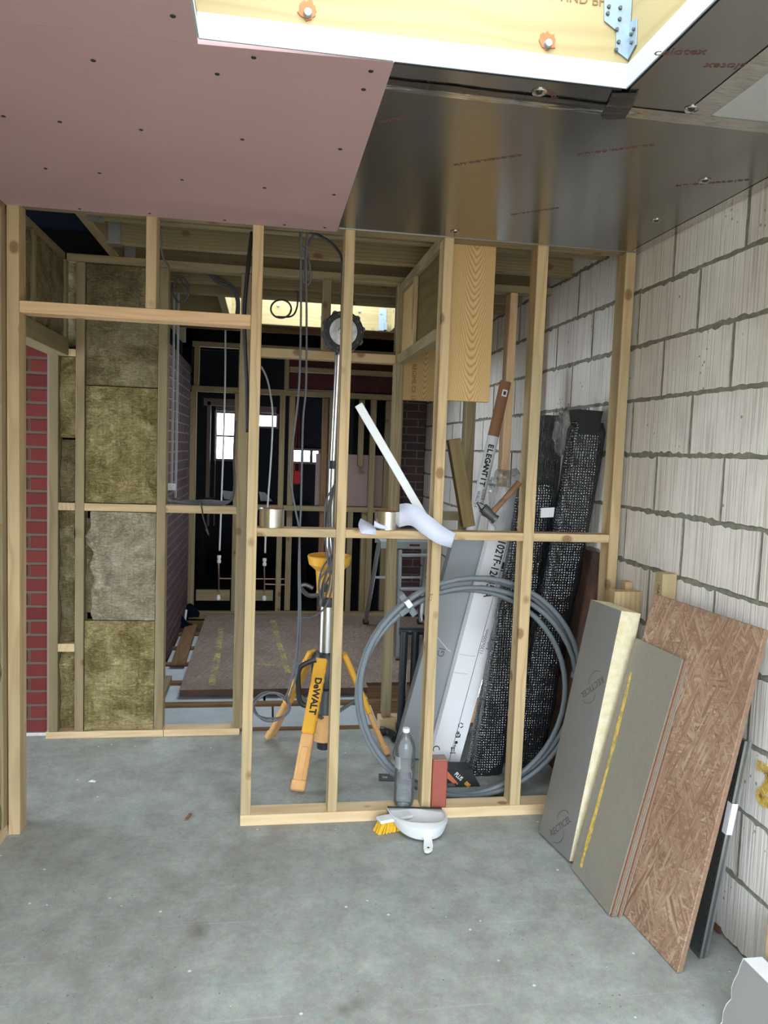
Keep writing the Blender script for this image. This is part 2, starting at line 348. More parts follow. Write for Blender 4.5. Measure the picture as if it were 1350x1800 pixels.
wool('mineral_wool', (.20, .15, .055), (.40, .315, .14), (.60, .50, .26)); wool('mineral_wool_grey', (.27, .225, .145), (.47, .40, .28), (.64, .57, .43)); wool('mineral_wool_dark_shaded', (.18, .14, .07), (.32, .255, .14), (.46, .385, .24))  # darkest wool has the ceiling's shade on the upper slabs put into its colour
def bubble(name, col, rough, sc=95):
    t = NT(name); c = t.co(rand=False); v = t.n('TexVoronoi', {'Vector': c, 'Scale': float(sc), 'Randomness': .25}); a = t.noise(t.n('Mapping', {'Vector': c, 'Scale': (6, 6, .8)}).outputs[0], 3, 4)
    cr = t.noise(c, 7, 4, .7, 1.5)
    t.p(col=t.mix(a.outputs['Fac'], tuple(x*.6 for x in col), tuple(x*1.6 for x in col)), rough=rough, spec=.9); t.bump(t.mix(.45, t.math('SUBTRACT', 1.0, v.outputs['Distance']), cr.outputs['Fac']), 1.0, .012); M[name] = t.m
bubble('bubble_wrap', (.012, .013, .015), .10, 80); bubble('bubble_wrap_grey', (.06, .062, .067), .14, 110)
def _film(t):
    c = t.co(rand=False); a = t.noise(c, 9, 5, .7, 2.0); t.bump(a.outputs['Fac'], 1.0, .03)
    g = t.n('BsdfGlossy', {'Color': (.9, .9, .9), 'Roughness': .12, 'Normal': t.b.inputs['Normal'].links[0].from_socket}); tr = t.n('BsdfTransparent', {'Color': (.86, .86, .86)}); f = t.n('LayerWeight', {'Blend': .35, 'Normal': t.b.inputs['Normal'].links[0].from_socket})
    t.set(t.out.inputs[0], t.n('MixShader', {0: t.math('ADD', t.math('MULTIPLY', f.outputs['Facing'], .55), .08), 1: tr.outputs[0], 2: g.outputs[0]}).outputs[0])
mk('clear_film', _film)
def _pet(t):
    g = t.n('BsdfGlossy', {'Color': (1, 1, 1), 'Roughness': .05}); tr = t.n('BsdfTransparent', {'Color': (.90, .92, .93)}); f = t.n('LayerWeight', {'Blend': .28})
    d = t.n('BsdfTranslucent', {'Color': (.85, .87, .9)}); df = t.n('BsdfDiffuse', {'Color': (.8, .82, .85)}); dm = t.n('MixShader', {0: .5, 1: d.outputs[0], 2: df.outputs[0]})
    m0 = t.n('MixShader', {0: .2, 1: tr.outputs[0], 2: dm.outputs[0]})
    t.set(t.out.inputs[0], t.n('MixShader', {0: f.outputs['Fresnel'], 1: m0.outputs[0], 2: g.outputs[0]}).outputs[0])
mk('clear_plastic', _pet)
t = NT('water'); g = t.n('BsdfGlossy', {'Roughness': .02}); rf = t.n('BsdfRefraction', {'Color': (.95, .97, .98), 'Roughness': .0, 'IOR': 1.12}); f = t.n('LayerWeight', {'Blend': .2}); t.set(t.out.inputs[0], t.n('MixShader', {0: f.outputs['Fresnel'], 1: rf.outputs[0], 2: g.outputs[0]}).outputs[0]); M['water'] = t.m
t = NT('window_glass'); g = t.n('BsdfGlossy', {'Roughness': .02}); tr = t.n('BsdfTransparent', {'Color': (.95, .96, .96)}); t.set(t.out.inputs[0], t.n('MixShader', {0: .06, 1: tr.outputs[0], 2: g.outputs[0]}).outputs[0]); M['glass'] = t.m
M['yellow'] = plain('yellow_plastic', (.80, .40, .035), .45, var=.08); M['worn_yellow'] = plain('dusty_worn_yellow_plastic', (.66, .36, .14), .7, var=.25, scale=16)
M['black_plastic'] = plain('black_plastic', (.018, .019, .021), .42); M['black_rubber'] = plain('black_rubber', (.03, .03, .032), .7)
M['steel'] = plain('brushed_steel', (.58, .57, .55), .28, 1.0, var=.06); M['galv'] = plain('galvanised_steel', (.52, .56, .58), .42, 1.0, var=.2, scale=30); M['galv_blue'] = plain('galvanised_hanger_steel', (.27, .34, .39), .5, .6, var=.15, scale=30)
M['dark_steel'] = plain('dark_steel', (.10, .105, .11), .45, .6, var=.2, scale=30); M['track'] = plain('galvanised_track_steel', (.20, .215, .225), .38, .85, var=.25, scale=20); M['track_light'] = plain('galvanised_flange_steel', (.40, .42, .42), .38, .85, var=.25, scale=20)
M['copper'] = plain('copper_pipe', (.62, .40, .30), .3, 1.0); M['screw'] = plain('dark_screw', (.02, .02, .02), .5)
M['cable_grey'] = plain('grey_cable_sheath', (.095, .10, .112), .55); M['cable_black'] = plain('black_cable_sheath', (.016, .016, .018), .5); M['pipe_grey'] = plain('grey_plastic_pipe', (.16, .185, .205), .48, var=.15)
M['white'] = plain('white_plastic', (.80, .82, .84), .4, var=.04); M['paper'] = plain('bluish_white_paper', (.66, .69, .84), .75, var=.05); M['carton'] = plain('white_carton', (.80, .79, .81), .6, var=.05, scale=4); M['carton_grey'] = plain('light_grey_carton', (.27, .285, .30), .45, var=.10, scale=3)
M['cardboard'] = plain('brown_cardboard', (.245, .115, .055), .75); M['tube_white'] = plain('white_tube_sleeve', (.62, .61, .62), .5, var=.06)
M['ink'] = plain('black_ink', (.012, .012, .012), .6); M['ink_red'] = plain('dark_red_print', (.17, .075, .065), .6); M['ink_grey'] = plain('dark_grey_print', (.09, .09, .09), .5); M['white_ink'] = plain('white_print', (.85, .85, .85), .5); M['orange_ink'] = plain('orange_print', (.85, .38, .03), .5); M['stamp'] = plain('brown_timber_stamp', (.16, .085, .03), .7); M['red_ink'] = plain('red_orange_print', (.62, .14, .07), .5)
M['anthracite'] = plain('anthracite_paint', (.022, .027, .033), .38); M['black_foam'] = plain('black_ribbed_foam', (.012, .012, .013), .8)
def _rust(t):
    c = t.co(rand=False); a = t.noise(c, 5, 6, .7, .8); t.p(col=t.ramp(a.outputs['Fac'], [(.3, (.035, .018, .012)), (.5, (.085, .04, .024)), (.7, (.16, .075, .04))]), rough=.8)
mk('rusty', _rust)
M['engineering_brick'] = plain('smooth_red_brick', (.34, .085, .055), .65, var=.12, scale=30); M['brick_dust'] = plain('gritty_brick_end', (.36, .24, .20), .95, var=.3, scale=120)
M['bristle'] = plain('yellow_bristle', (.72, .42, .02), .8, var=.4, scale=90); M['white_trim'] = plain('white_edge_board', (.84, .86, .88), .6, var=.03); M['pale_edge'] = plain('pale_blue_grey_edge', (.40, .455, .485), .7, var=.06); M['grey_trunking'] = plain('grey_white_trunking', (.36, .37, .37), .5); M['dark_deck'] = plain('dark_roof_deck', (.055, .042, .033), .9, var=.3); M['membrane'] = plain('navy_membrane', (.0025, .0035, .009), .8, spec=.08); M['bounce_ground'] = plain('warm_bounce_ground', (.34, .25, .175), .95, scale=2)
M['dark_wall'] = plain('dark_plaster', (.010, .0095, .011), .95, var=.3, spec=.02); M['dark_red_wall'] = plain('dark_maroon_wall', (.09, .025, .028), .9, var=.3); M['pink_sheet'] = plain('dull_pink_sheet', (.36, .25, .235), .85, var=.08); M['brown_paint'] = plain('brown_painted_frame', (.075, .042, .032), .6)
M['eps'] = plain('white_floor_insulation', (.50, .54, .58), .7, var=.2, scale=9); M['debris'] = plain('dusty_debris', (.20, .18, .155), .95, var=.5, scale=25); M['red_cloth'] = plain('red_fabric', (.35, .01, .02), .8); M['orange_filler'] = plain('orange_filler', (.36, .11, .03), .7, var=.3, scale=60); M['ladder'] = plain('dull_aluminium', (.36, .38, .39), .45, .7, var=.15); M['shade_cloth'] = plain('dark_green_flap', (.10, .13, .115), .8)
def spray(name, col, thr=.42):
    t = NT(name); c = t.co(rand=False); a = t.noise(c, 35, 5, .7); b = t.noise(c, 5, 3); f = t.ramp(t.mix(.4, a.outputs['Fac'], b.outputs['Fac']), [(thr, 0.0), (thr+.14, .85)]); t.p(col=col, rough=.8, alpha=f); M[name] = t.m
spray('spray_yellow', (.88, .62, .14), .40); spray('spray_faint', (.62, .55, .20), .47)
def _lens(t):
    c = t.co(rand=False); v = t.n('TexVoronoi', {'Vector': c, 'Scale': 24.0}); t.p(col=t.ramp(v.outputs['Distance'], [(.1, (.8, .8, .8)), (.7, (.42, .42, .44))]), rough=.25)
mk('lamp_lens', _lens)

# ================================================================== the setting
# ---- floor
fl = struct('floor')
MB().box((-4.5, -6.5, -.15), (.1, 1.05, 0)).obj('concrete_slab', M['concrete'], fl)
MB().box((-3.3, 1.05, -.34), (.1, 4.9, -.24)).obj('ground_layer', M['debris'], fl)
MB().box((-3.3, 4.02, -.2), (.1, 8.0, -.05)).obj('old_floor', M['dark_wall'], fl)
for y in (1.10, 1.545, 1.98, 2.42, 2.86, 3.30, 3.74):
    tbox('floor_joist', (-2.26, y, -.2), (-.02, y+.047, -.012), M['brown_wood'], fl)
# ---- right block wall, every block its own piece
wr = struct('wall_right', (0, 0, 0))
MB().box((.004, -4.5, 0), (.1, 4.25, 2.70)).obj('mortar', M['mortar'], wr)
def block_mesh(L, H, seed):
    rnd = random.Random(seed); pts = []
    def edge(a, b, n, amp):
        for i in range(n):
            t = i/n; q = V((a[0]+(b[0]-a[0])*t, a[1]+(b[1]-a[1])*t)); d = V((-(b[1]-a[1]), b[0]-a[0])).normalized()
            q += d*(rnd.random()**2*amp if i else 0); pts.append((q.x, q.y))
    hl, hh = L/2, H/2; k = max(3, int(22*L/.44))
    edge((-hl, -hh), (hl, -hh), k, .005); edge((hl, -hh), (hl, hh), 6, .003); edge((hl, hh), (-hl, hh), k, .010); edge((-hl, hh), (-hl, -hh), 6, .003)
    mb = MB(); n = len(pts); dep = .05
    vs = [V((.0, x, z)) for x, z in pts]+[V((dep, x, z)) for x, z in pts]
    mb.add(vs, [tuple(range(n))]+[(i, n+i, n+(i+1) % n, (i+1) % n) for i in range(n)])
    me = mb.mesh('block', M['block'], V((0, 0, 0))); me.materials.append(M['mortar'])
    for p in me.polygons: p.material_index = 0 if abs(p.normal.x) > .7 else 1
    return me
bmesh_full = [block_mesh(.436, .2125, s) for s in range(6)]
rb = random.Random(3)
for c in range(12):
    off = -.24 if c % 2 == 0 else -.465
    if c in (10,): off = -.272
    z = c*.225+.112; y = off-.45*7
    while y < 4.2:
        a, b = max(y+.005, -3.38), min(y+.446, 4.24)
        if b-a > .06:
            me = rb.choice(bmesh_full) if b-a > .43 else block_mesh(b-a-.005, .2125, int(c*7+y*10))
            o = bpy.data.objects.new('block', me); put(o, Matrix.Translation((rb.uniform(-.002, .0015), (a+b)/2, z)) @ Matrix.Rotation(rb.choice((0, 0, PI)), 4, 'X'), wr)
        y += .45
# yellow spray mark low on the wall
pts = catmull([AX(1331, 1345, -.0035), AX(1345, 1352, -.0035), AX(1352, 1368, -.0035), AX(1346, 1384, -.0035), AX(1334, 1396, -.0035), AX(1340, 1408, -.0035), AX(1356, 1412, -.0035)], 4)
mb = MB()
for i in range(len(pts)-1):
    d = (pts[i+1]-pts[i]).normalized(); s = V((1, 0, 0)).cross(d)*.016
    e = d*.004; mb.solid([pts[i]-s-e, pts[i]+s-e, pts[i+1]+s+e, pts[i+1]-s+e], (.002, 0, 0))
mb.obj('spray_mark', M['spray_yellow'], wr)
# ---- red brick wall beyond the left doorway
def brick_wall(root, org, along, out, cols, rows, mat, mort, L=.212, H=.062, J=.0135, skip=None, english=False):
    """bricks laid along one axis; out points to the viewer"""
    al, ou = V(along), V(out); up = V((0, 0, 1)); me = {}
    def m(l):
        k = round(l, 3)
        if k not in me: me[k] = MB().boxm(axes((0, 0, 0), al, up), (k, H, .09), .003).mesh('brick', mat, V((0, 0, 0)))
        return me[k]
    tot = cols*(L+J); ctr = V(org)+al*(tot/2)+up*(rows*(H+J)/2)-ou*.052
    MB().boxm(axes(ctr, al, up), (tot, rows*(H+J), .09)).obj('mortar', mort, root)
    for r in range(rows):
        x = -(L+J)/2 if r % 2 else 0
        while x < tot-.01:
            l = L
            if english and r % 2: l = (L-J)/2
            a, b = max(0, x), min(tot, x+l)
            if b-a > .03:
                p = V(org)+al*((a+b)/2)+up*((r+.5)*(H+J))-ou*(.045+random.uniform(0, .002))
                o = bpy.data.objects.new('brick', m(b-a)); put(o, Matrix.Translation(p), root)
            x += l+J
wb = struct('wall_far_left', (-2.8, 1.1, 0))
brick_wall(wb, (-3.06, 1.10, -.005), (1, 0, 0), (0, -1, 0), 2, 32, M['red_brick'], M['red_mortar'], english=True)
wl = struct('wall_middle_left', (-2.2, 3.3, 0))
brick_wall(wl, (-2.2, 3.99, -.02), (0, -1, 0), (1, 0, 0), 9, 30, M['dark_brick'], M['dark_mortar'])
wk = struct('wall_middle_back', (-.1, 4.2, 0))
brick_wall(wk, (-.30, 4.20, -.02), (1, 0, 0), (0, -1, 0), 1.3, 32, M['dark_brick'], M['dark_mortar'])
# ---- the unlit old house behind: walls, lintel, ceiling, back wall with windows
def holed(name, y, x0, x1, z0, z1, holes, mat, th=.1):
    xs = sorted({x0, x1, *[h[0] for h in holes], *[h[1] for h in holes]}); zs = sorted({z0, z1, *[h[2] for h in holes], *[h[3] for h in holes]}); mb = MB()
    for i in range(len(xs)-1):
        for j in range(len(zs)-1):
            cx, cz = (xs[i]+xs[i+1])/2, (zs[j]+zs[j+1])/2
            if any(h[0] < cx < h[1] and h[2] < cz < h[3] for h in holes): continue
            mb.box((xs[i], y, zs[j]), (xs[i+1], y+th, zs[j+1]))
    return tag(mb.obj(name, mat), kind='structure')
YB = 7.6
def hole(u0, v0, u1, v1, y=YB):
    a, b = AY(u0, v1, y), AY(u1, v0, y); return (a.x, b.x, a.z, b.z)
H1, H2, H3 = hole(380, 727, 412, 806), hole(436, 731, 486, 748), hole(515, 793, 560, 811)
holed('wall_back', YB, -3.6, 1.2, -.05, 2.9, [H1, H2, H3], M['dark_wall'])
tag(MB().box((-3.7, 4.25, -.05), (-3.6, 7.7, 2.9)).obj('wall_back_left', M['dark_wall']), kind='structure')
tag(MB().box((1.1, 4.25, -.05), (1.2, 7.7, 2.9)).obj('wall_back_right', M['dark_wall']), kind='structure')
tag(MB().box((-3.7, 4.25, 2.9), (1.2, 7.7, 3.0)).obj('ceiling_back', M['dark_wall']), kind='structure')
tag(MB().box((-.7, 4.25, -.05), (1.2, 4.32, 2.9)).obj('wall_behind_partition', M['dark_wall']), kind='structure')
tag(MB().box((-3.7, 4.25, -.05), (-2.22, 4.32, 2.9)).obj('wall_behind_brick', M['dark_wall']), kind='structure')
tag(MB().box((-1.35, 4.22, 2.10), (-.3, 4.30, 2.42)).obj('trim_1', M['dark_red_wall']), kind='structure')
for i, (h, bars) in enumerate(((H1, 1), (H2, 0), (H3, 2))):
    wn = struct('window_%d' % (i+3), ((h[0]+h[1])/2, YB, h[2])); fw = .03
    mb = MB(); mb.box((h[0]-fw, YB-.02, h[2]-fw), (h[1]+fw, YB+.03, h[2])); mb.box((h[0]-fw, YB-.02, h[3]), (h[1]+fw, YB+.03, h[3]+fw)); mb.box((h[0]-fw, YB-.02, h[2]), (h[0], YB+.03, h[3])); mb.box((h[1], YB-.02, h[2]), (h[1]+fw, YB+.03, h[3]))
    mb.obj('window_frame', M['brown_paint'], wn)
    if i == 0: zm = (h[2]+h[3])/2; MB().box((h[0], YB, zm-.012), (h[1], YB+.03, zm+.012)).obj('glazing_bar', M['brown_paint'], wn); ps = [(h[0], h[1], h[2], zm), (h[0], h[1], zm, h[3])]
    elif i == 2:
        w3 = (h[1]-h[0]); c1, c2 = h[0]+w3*.36, h[0]+w3*.72; ps = [(h[0], c1, h[2], h[3]), (c1, c2, h[2], h[3]), (c2, h[1], h[2], h[3])]
        for c in (c1, c2): MB().box((c-.02, YB, h[2]), (c+.02, YB+.03, h[3])).obj('glazing_bar', M['brown_paint'], wn)
    else: ps = [h]
    for q in ps: MB().box((q[0], YB+.012, q[2]), (q[1], YB+.016, q[3])).obj('pane', M['glass'], wn)
# brown door frame beside the far window
dr = struct('door_1', tuple(AY(360, 880, 7.2)))
for (u0, v0, u1, v1) in ((361, 705, 371, 885), (376, 705, 380.5, 885)):
    a, b = AY(u0, v1, 7.2), AY(u1, v0, 7.2); MB().box((a.x, 7.2, a.z-.3), (b.x, 7.26, b.z), .004).obj('door_stile', M['brown_paint'], dr)
a, b = AY(358, 712, 7.2), AY(440, 703, 7.2); MB().box((a.x, 7.2, a.z), (b.x, 7.26, b.z), .004).obj('door_head', M['brown_paint'], dr)
a, b = AY(380, 722, 7.3), AY(486, 715, 7.3); MB().box((a.x, 7.3, a.z), (b.x, 7.34, b.z), .004).obj('door_rail', M['brown_paint'], dr)
# ---- roof over the middle rooms: joists across, deck on top, dark membrane at the left
ce = struct('ceiling', (0, 0, 2.47))
R2 = (-1.80, -.60, 1.885, 2.85)         # middle roof light
ZJ = 2.47
JY = [(.335, .382), (.735, .782), (1.14, 1.187), (1.50, 1.547)]
hang = MB().box((-.01, -.03, -.004), (.055, .03, 0)).box((-.01, -.032, -.004), (.055, -.029, .13)).box((-.01, .029, -.004), (.055, .032, .13)).mesh('joist_hanger', M['galv'], V((0, 0, 0)))
for (a, b) in JY:
    j = tbox('joist', (-2.27, a, ZJ), (-.0, b, ZJ+.20), M['treated'], ce)
    h = bpy.data.objects.new('joist_hanger', hang); put(h, Matrix.Translation((-2.27, (a+b)/2, ZJ-.001)), j)
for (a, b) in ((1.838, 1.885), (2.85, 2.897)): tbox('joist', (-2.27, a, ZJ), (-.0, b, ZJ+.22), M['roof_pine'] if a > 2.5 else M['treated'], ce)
for y in (3.25, 3.65): tbox('joist', (-2.27, y, ZJ+.06), (-.0, y+.047, ZJ+.22), M['brown_wood'], ce)
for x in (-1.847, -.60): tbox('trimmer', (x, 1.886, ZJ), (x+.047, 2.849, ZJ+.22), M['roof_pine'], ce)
tbox('trimmer', (-2.317, .02, ZJ), (-2.27, 4.2, ZJ+.20), M['treated'], ce)
MB().box((-2.75, .0, 2.62), (-2.32, 1.3, 2.66)).obj('roof_membrane', M['membrane'], ce)
MB().box((-2.27, 2.90, 2.60), (0, 4.24, 2.64)).obj('roof_membrane', M['membrane'], ce)
mb = MB()
for q in (((-3.4, -.6), (-2.64, .0)), ((-3.4, .0), (.1, R2[2])), ((-3.4, R2[2]), (R2[0], R2[3])), ((R2[1], R2[2]), (.1, R2[3])), ((-3.4, R2[3]), (.1, 4.3))): mb.box((*q[0], 2.69), (*q[1], 2.73))
mb.obj('roof_deck', M['dark_deck'], ce)
# outer shells that keep daylight out of the rooms beyond
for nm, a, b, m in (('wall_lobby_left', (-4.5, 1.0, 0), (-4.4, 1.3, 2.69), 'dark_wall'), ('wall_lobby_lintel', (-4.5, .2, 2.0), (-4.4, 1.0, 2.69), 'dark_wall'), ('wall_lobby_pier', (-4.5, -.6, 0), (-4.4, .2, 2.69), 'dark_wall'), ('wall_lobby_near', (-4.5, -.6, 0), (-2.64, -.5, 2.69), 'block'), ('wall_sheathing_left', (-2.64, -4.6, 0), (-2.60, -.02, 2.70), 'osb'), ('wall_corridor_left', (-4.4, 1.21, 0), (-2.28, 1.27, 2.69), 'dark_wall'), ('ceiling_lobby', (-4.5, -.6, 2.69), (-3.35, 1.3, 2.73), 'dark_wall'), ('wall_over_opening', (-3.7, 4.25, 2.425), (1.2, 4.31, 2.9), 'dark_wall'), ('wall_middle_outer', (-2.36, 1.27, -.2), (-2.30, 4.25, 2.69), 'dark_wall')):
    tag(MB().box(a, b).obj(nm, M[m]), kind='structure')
tag(MB().box((-2.64, -4.62, 2.15), (.1, -4.5, 2.74)).obj('wall_rear_shade', M['block']), kind='structure')  # unseen wall over the opening, lowered to shade the upper blocks
tag(MB().box((-16, -30, -.3), (16, -6.5, -.02)).obj('ground_outside', M['bounce_ground']), kind='structure')  # unseen ground, coloured warm to bounce light onto ceiling and upper blocks
# middle roof light upstand, its bolts and the hanger at its corner
w2 = struct('window_2', (-1.2, 2.37, 2.69))
for q in (((R2[0]-.05, R2[2]-.05), (R2[1]+.05, R2[2])), ((R2[0]-.05, R2[3]), (R2[1]+.05, R2[3]+.05)), ((R2[0]-.05, R2[2]), (R2[0], R2[3])), ((R2[1], R2[2]), (R2[1]+.05, R2[3]))):
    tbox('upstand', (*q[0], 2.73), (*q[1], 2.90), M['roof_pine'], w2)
for u, v in ((489, 537), (566, 556), (632, 547), (670, 551)):
    p = AY(u, v, 2.85); MB().cyl(p, p-V((0, .012, 0)), .011, .009, 10).obj('bolt', M['galv_blue'], w2)
a = AY(672, 575, 2.85); MB().box((a.x-.03, 2.845, 2.475), (a.x+.03, 2.85, 2.64)).box((a.x+.01, 2.80, 2.475), (a.x+.03, 2.85, 2.53)).obj('joist_hanger', M['galv_blue'], w2)
# ---- roof over the near room: deck, joists hidden above the boards, roof light with its trimmers
cn = struct('ceiling_near', (-1.25, -2, 2.47))
RL = (-1.69, -.71, -3.30, -1.30)
mb = MB()
for q in (((-3.4, RL[3]-.0), (.1, .0)), ((-3.4, RL[2]), (RL[0], RL[3])), ((RL[1], RL[2]), (.1, RL[3])), ((-3.4, -4.6), (.1, RL[2]))): mb.box((*q[0], 2.70), (*q[1], 2.74))
mb.obj('roof_deck', M['dark_deck'], cn)
MB().box((-2.6, -4.6, 2.412), (-1.70, -2.75, 2.43)).obj('lining', M['pink_board'], cn); MB().box((-1.70, -4.6, 2.412), (0, -3.32, 2.43)).obj('lining', M['foil_ceiling'], cn)
w1 = struct('window_1', (-1.2, -2.3, 2.47))
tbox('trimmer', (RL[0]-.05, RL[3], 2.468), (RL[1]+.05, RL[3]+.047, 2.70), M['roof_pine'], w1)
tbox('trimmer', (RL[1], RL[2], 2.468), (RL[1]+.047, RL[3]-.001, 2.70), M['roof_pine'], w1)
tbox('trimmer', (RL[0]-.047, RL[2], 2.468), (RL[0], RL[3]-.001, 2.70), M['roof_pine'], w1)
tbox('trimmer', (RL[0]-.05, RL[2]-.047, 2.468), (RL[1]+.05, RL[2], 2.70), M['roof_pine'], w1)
for q in (((RL[0]-.05, RL[3]), (RL[1]+.05, RL[3]+.05)), ((RL[0]-.05, RL[2]-.05), (RL[1]+.05, RL[2])), ((RL[0]-.05, RL[2]), (RL[0], RL[3])), ((RL[1], RL[2]), (RL[1]+.05, RL[3]))):
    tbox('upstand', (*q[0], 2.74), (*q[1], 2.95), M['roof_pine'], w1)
MB().box((RL[0]+.0, RL[3]-.004, 2.4135), (RL[1]-.004, RL[3], 2.468)).obj('skylit_edge', M['pale_edge'], w1)  # strip over the cut insulation edge, bluish sky light put into its colour
MB().box((RL[1]-.004, RL[2], 2.4135), (RL[1], RL[3]-.0, 2.468)).obj('skylit_edge', M['pale_edge'], w1)
for u, v in ((541, 22), (962, 76)):
    p = AY(u, v, RL[3]); rr = random.Random(u); n = 22
    poly = [((.016+rr.random()*.008)*math.cos(2*PI*k/n), (.016+rr.random()*.008)*math.sin(2*PI*k/n)+.004) for k in range(n)]
    b = MB().prism(poly, axes(p, (1, 0, 0), (0, 0, 1)), .002).obj('filler_patch', M['orange_filler'], w1)
    MB().cyl(p-V((0, .001, .004)), p-V((0, .012, .004)), .010, .008, 10).obj('bolt', M['galv_blue'], b)
def pl(uv): p = AY(*uv, RL[3]); return p
hp = [pl(q) for q in ((1061, -30), (1061, 38), (1082, 55), (1081, 90), (1095, 106))]
c0 = V((RL[1]-.002, RL[3]-.004, hp[-1].z)); hp2 = [V((p.x, RL[3]-.004, p.z)) for p in hp[:-1]]+[c0, V((RL[1]-.002, RL[3]-.004, hp[0].z))]
hg = MB().solid(hp2, (0, .003, 0))
sd = [V((RL[1]-.004, RL[3]-.002, c0.z)), V((RL[1]-.004, RL[3]-.04, c0.z+.016)), V((RL[1]-.004, RL[3]-.036, c0.z+.075)), V((RL[1]-.004, RL[3]-.002, c0.z+.085))]
hg.solid(sd, (.003, 0, 0)); hgo = hg.obj('joist_hanger', M['galv_blue'], w1)
for u, v in ((1070, 12), (1090, 14), (1068, 24), (1089, 34), (1084, 52), (1087, 74), (1083, 88)):
    p = AY(u, v, RL[3]-.004); MB().cyl(p, p-V((0, .004, 0)), .005, .004, 8).obj('nail', M['dark_steel'], hgo)
for dy, dz in ((.022, .03), (.03, .055), (.018, .05)):
    p = V((RL[1]-.005, RL[3]-dy, c0.z+dz)); MB().cyl(p, p-V((.004, 0, 0)), .005, .004, 8).obj('nail', M['dark_steel'], hgo)
text('C24  FIND BFID', .03, axes(AY(1010, -3, RL[3]-.001), (1, 0, 0), (0, 0, 1)), M['stamp'], w1)

# ================================================================== ceiling sheets
def sheet(poly, z, th, name, mat, label, cat, group=None):
    lo = V((sum(p[0] for p in poly)/len(poly), sum(p[1] for p in poly)/len(poly), z)); r = thing(name, lo, label, cat, group)
    MB().prism(poly, Matrix.Translation((0, 0, z)), th).obj('board', mat, r); return r
PZ = 2.398
pk = sheet([(-2.485, .0), (-1.270, .003), (-1.266, -1.330), (-1.684, -1.312), (-2.485, -1.312)], PZ, .013, 'plasterboard_sheet', M['pink_board'], 'pink plasterboard ceiling sheet whose ragged edge meets the stud partition', 'plasterboard')
pk2 = sheet([(-2.485, -1.3135), (-1.686, -1.3135), (-1.682, -2.75), (-2.485, -2.75)], PZ, .013, 'plasterboard_sheet', M['pink_board'], 'pink plasterboard ceiling sheet at top left beside the roof opening', 'plasterboard')
MB().box((-1.683, -1.335, PZ+.001), (-1.268, -1.3305, PZ+.0135)).obj('paper_edge', M['pale_edge'], pk)
MB().box((-1.6865, -2.7, PZ+.001), (-1.6815, -1.336, PZ+.0135)).obj('paper_edge', M['pale_edge'], pk2)
scr = MB().cyl((0, 0, 0), (0, 0, -.0015), .0062, .0052, 10).mesh('screw', M['screw'], V((0, 0, 0)))
for (u, v) in ((304, 28), (164, 106), (382, 130), (446, 101), (652, 125), (639, 157), (6, 204), (105, 214), (248, 228), (426, 245), (598, 262), (80, 296), (175, 304), (320, 316), (465, 330), (587, 342), (140, 367), (263, 375), (395, 387), (500, 395), (571, 400)):
    p = AZ(u, v, PZ); par = pk if p.y > -1.3135 else pk2
    o = bpy.data.objects.new('screw', scr); put(o, Matrix.Translation((p.x, p.y, PZ-.0002)), par)
FZ = 2.412
F = []
for poly, lab in (([(-1.30, .0), (-.004, .0), (-.004, -1.195), (-1.30, -1.195)], 'large foil faced insulation board on the ceiling above the near studs'),
                  ([(-1.30, -1.197), (-.72, -1.197), (-.72, -1.295), (-1.30, -1.295)], 'narrow foil faced insulation strip along the far edge of the roof opening'),
                  ([(-.705, -1.197), (-.485, -1.197), (-.485, -3.3), (-.705, -3.3)], 'foil faced insulation board right of the roof opening with red printing'),
                  ([(-.482, -1.197), (-.004, -1.197), (-.004, -3.3), (-.482, -3.3)], 'pale grey insulation board at the top right corner against the block wall')):
    F.append(sheet(poly, FZ, .055, 'insulation_board', M['foil_ceiling'] if 'pale' not in lab else M['grey_face'], lab, 'insulation board', 'insulation boards on the ceiling'))
def tape(x0, y0, x1, y1, wd, mat, par, z=FZ-.0008, amp=.004):
    a, b = V((x0, y0, z)), V((x1, y1, z)); d = (b-a).normalized(); s = d.cross(V((0, 0, 1))); n = 24
    def f(i, j): q = a+(b-a)*i+s*((j-.5)*wd+(noise.noise(V((i*9+x0*5, j*3, y0)))*amp)); return q+V((0, 0, -.0012-.0012*noise.noise(V((i*22, j*4, 5)))))
    return MB().grid(f, n, 5).obj('joint_tape', mat, par, True)
tape(-1.275, -1.20, -.02, -1.195, .055, M['foil_tape'], F[0]); tape(-1.275, -1.218, -.72, -1.212, .03, M['foil_tape_dark'], F[1], FZ-.0022)
tape(-.71, -1.295, -.675, -1.155, .062, M['foil_tape_dark'], F[1], FZ-.003); tape(-.485, -1.20, -.483, -3.2, .07, M['foil_tape'], F[2])
tape(-.03, -.02, -.03, -3.2, .045, M['foil_tape'], F[0], FZ-.0004)
MB().box((-1.262, -.002, FZ-.0025), (-.01, .0, FZ+.002)).obj('torn_edge', M['foil_face'], F[0])
def washer(u, v, par):
    p = AZ(u, v, FZ); w = MB().lathe([(.001, -.0005), (.010, -.0010), (.017, -.0038), (.019, -.0015), (.019, 0)], Matrix.Translation(p), 18).obj('washer', M['foil_tape'], par, True)
    MB().cyl(p-V((0, 0, .0008)), p-V((0, 0, .0042)), .0085, .007, 12).obj('screw', M['screw'], w)
for u, v, k in ((948, 161, 1), (1216, 191, 2), (1239, 317, 0), (1154, 387, 0), (800, 407, 0)): washer(u, v, F[k])
def ctext(s, size, u, v, ang, flip, par, sx=1.0):
    p = AZ(u, v, FZ-.0006); a = math.radians(ang); sg = -1 if flip else 1
    x = V((math.cos(a), math.sin(a), 0))*sg; y = V((0, 0, -1)).cross(x)
    return text(s, size, axes(p, x, y), M['ink_red'], par, 'printed_name', sx)
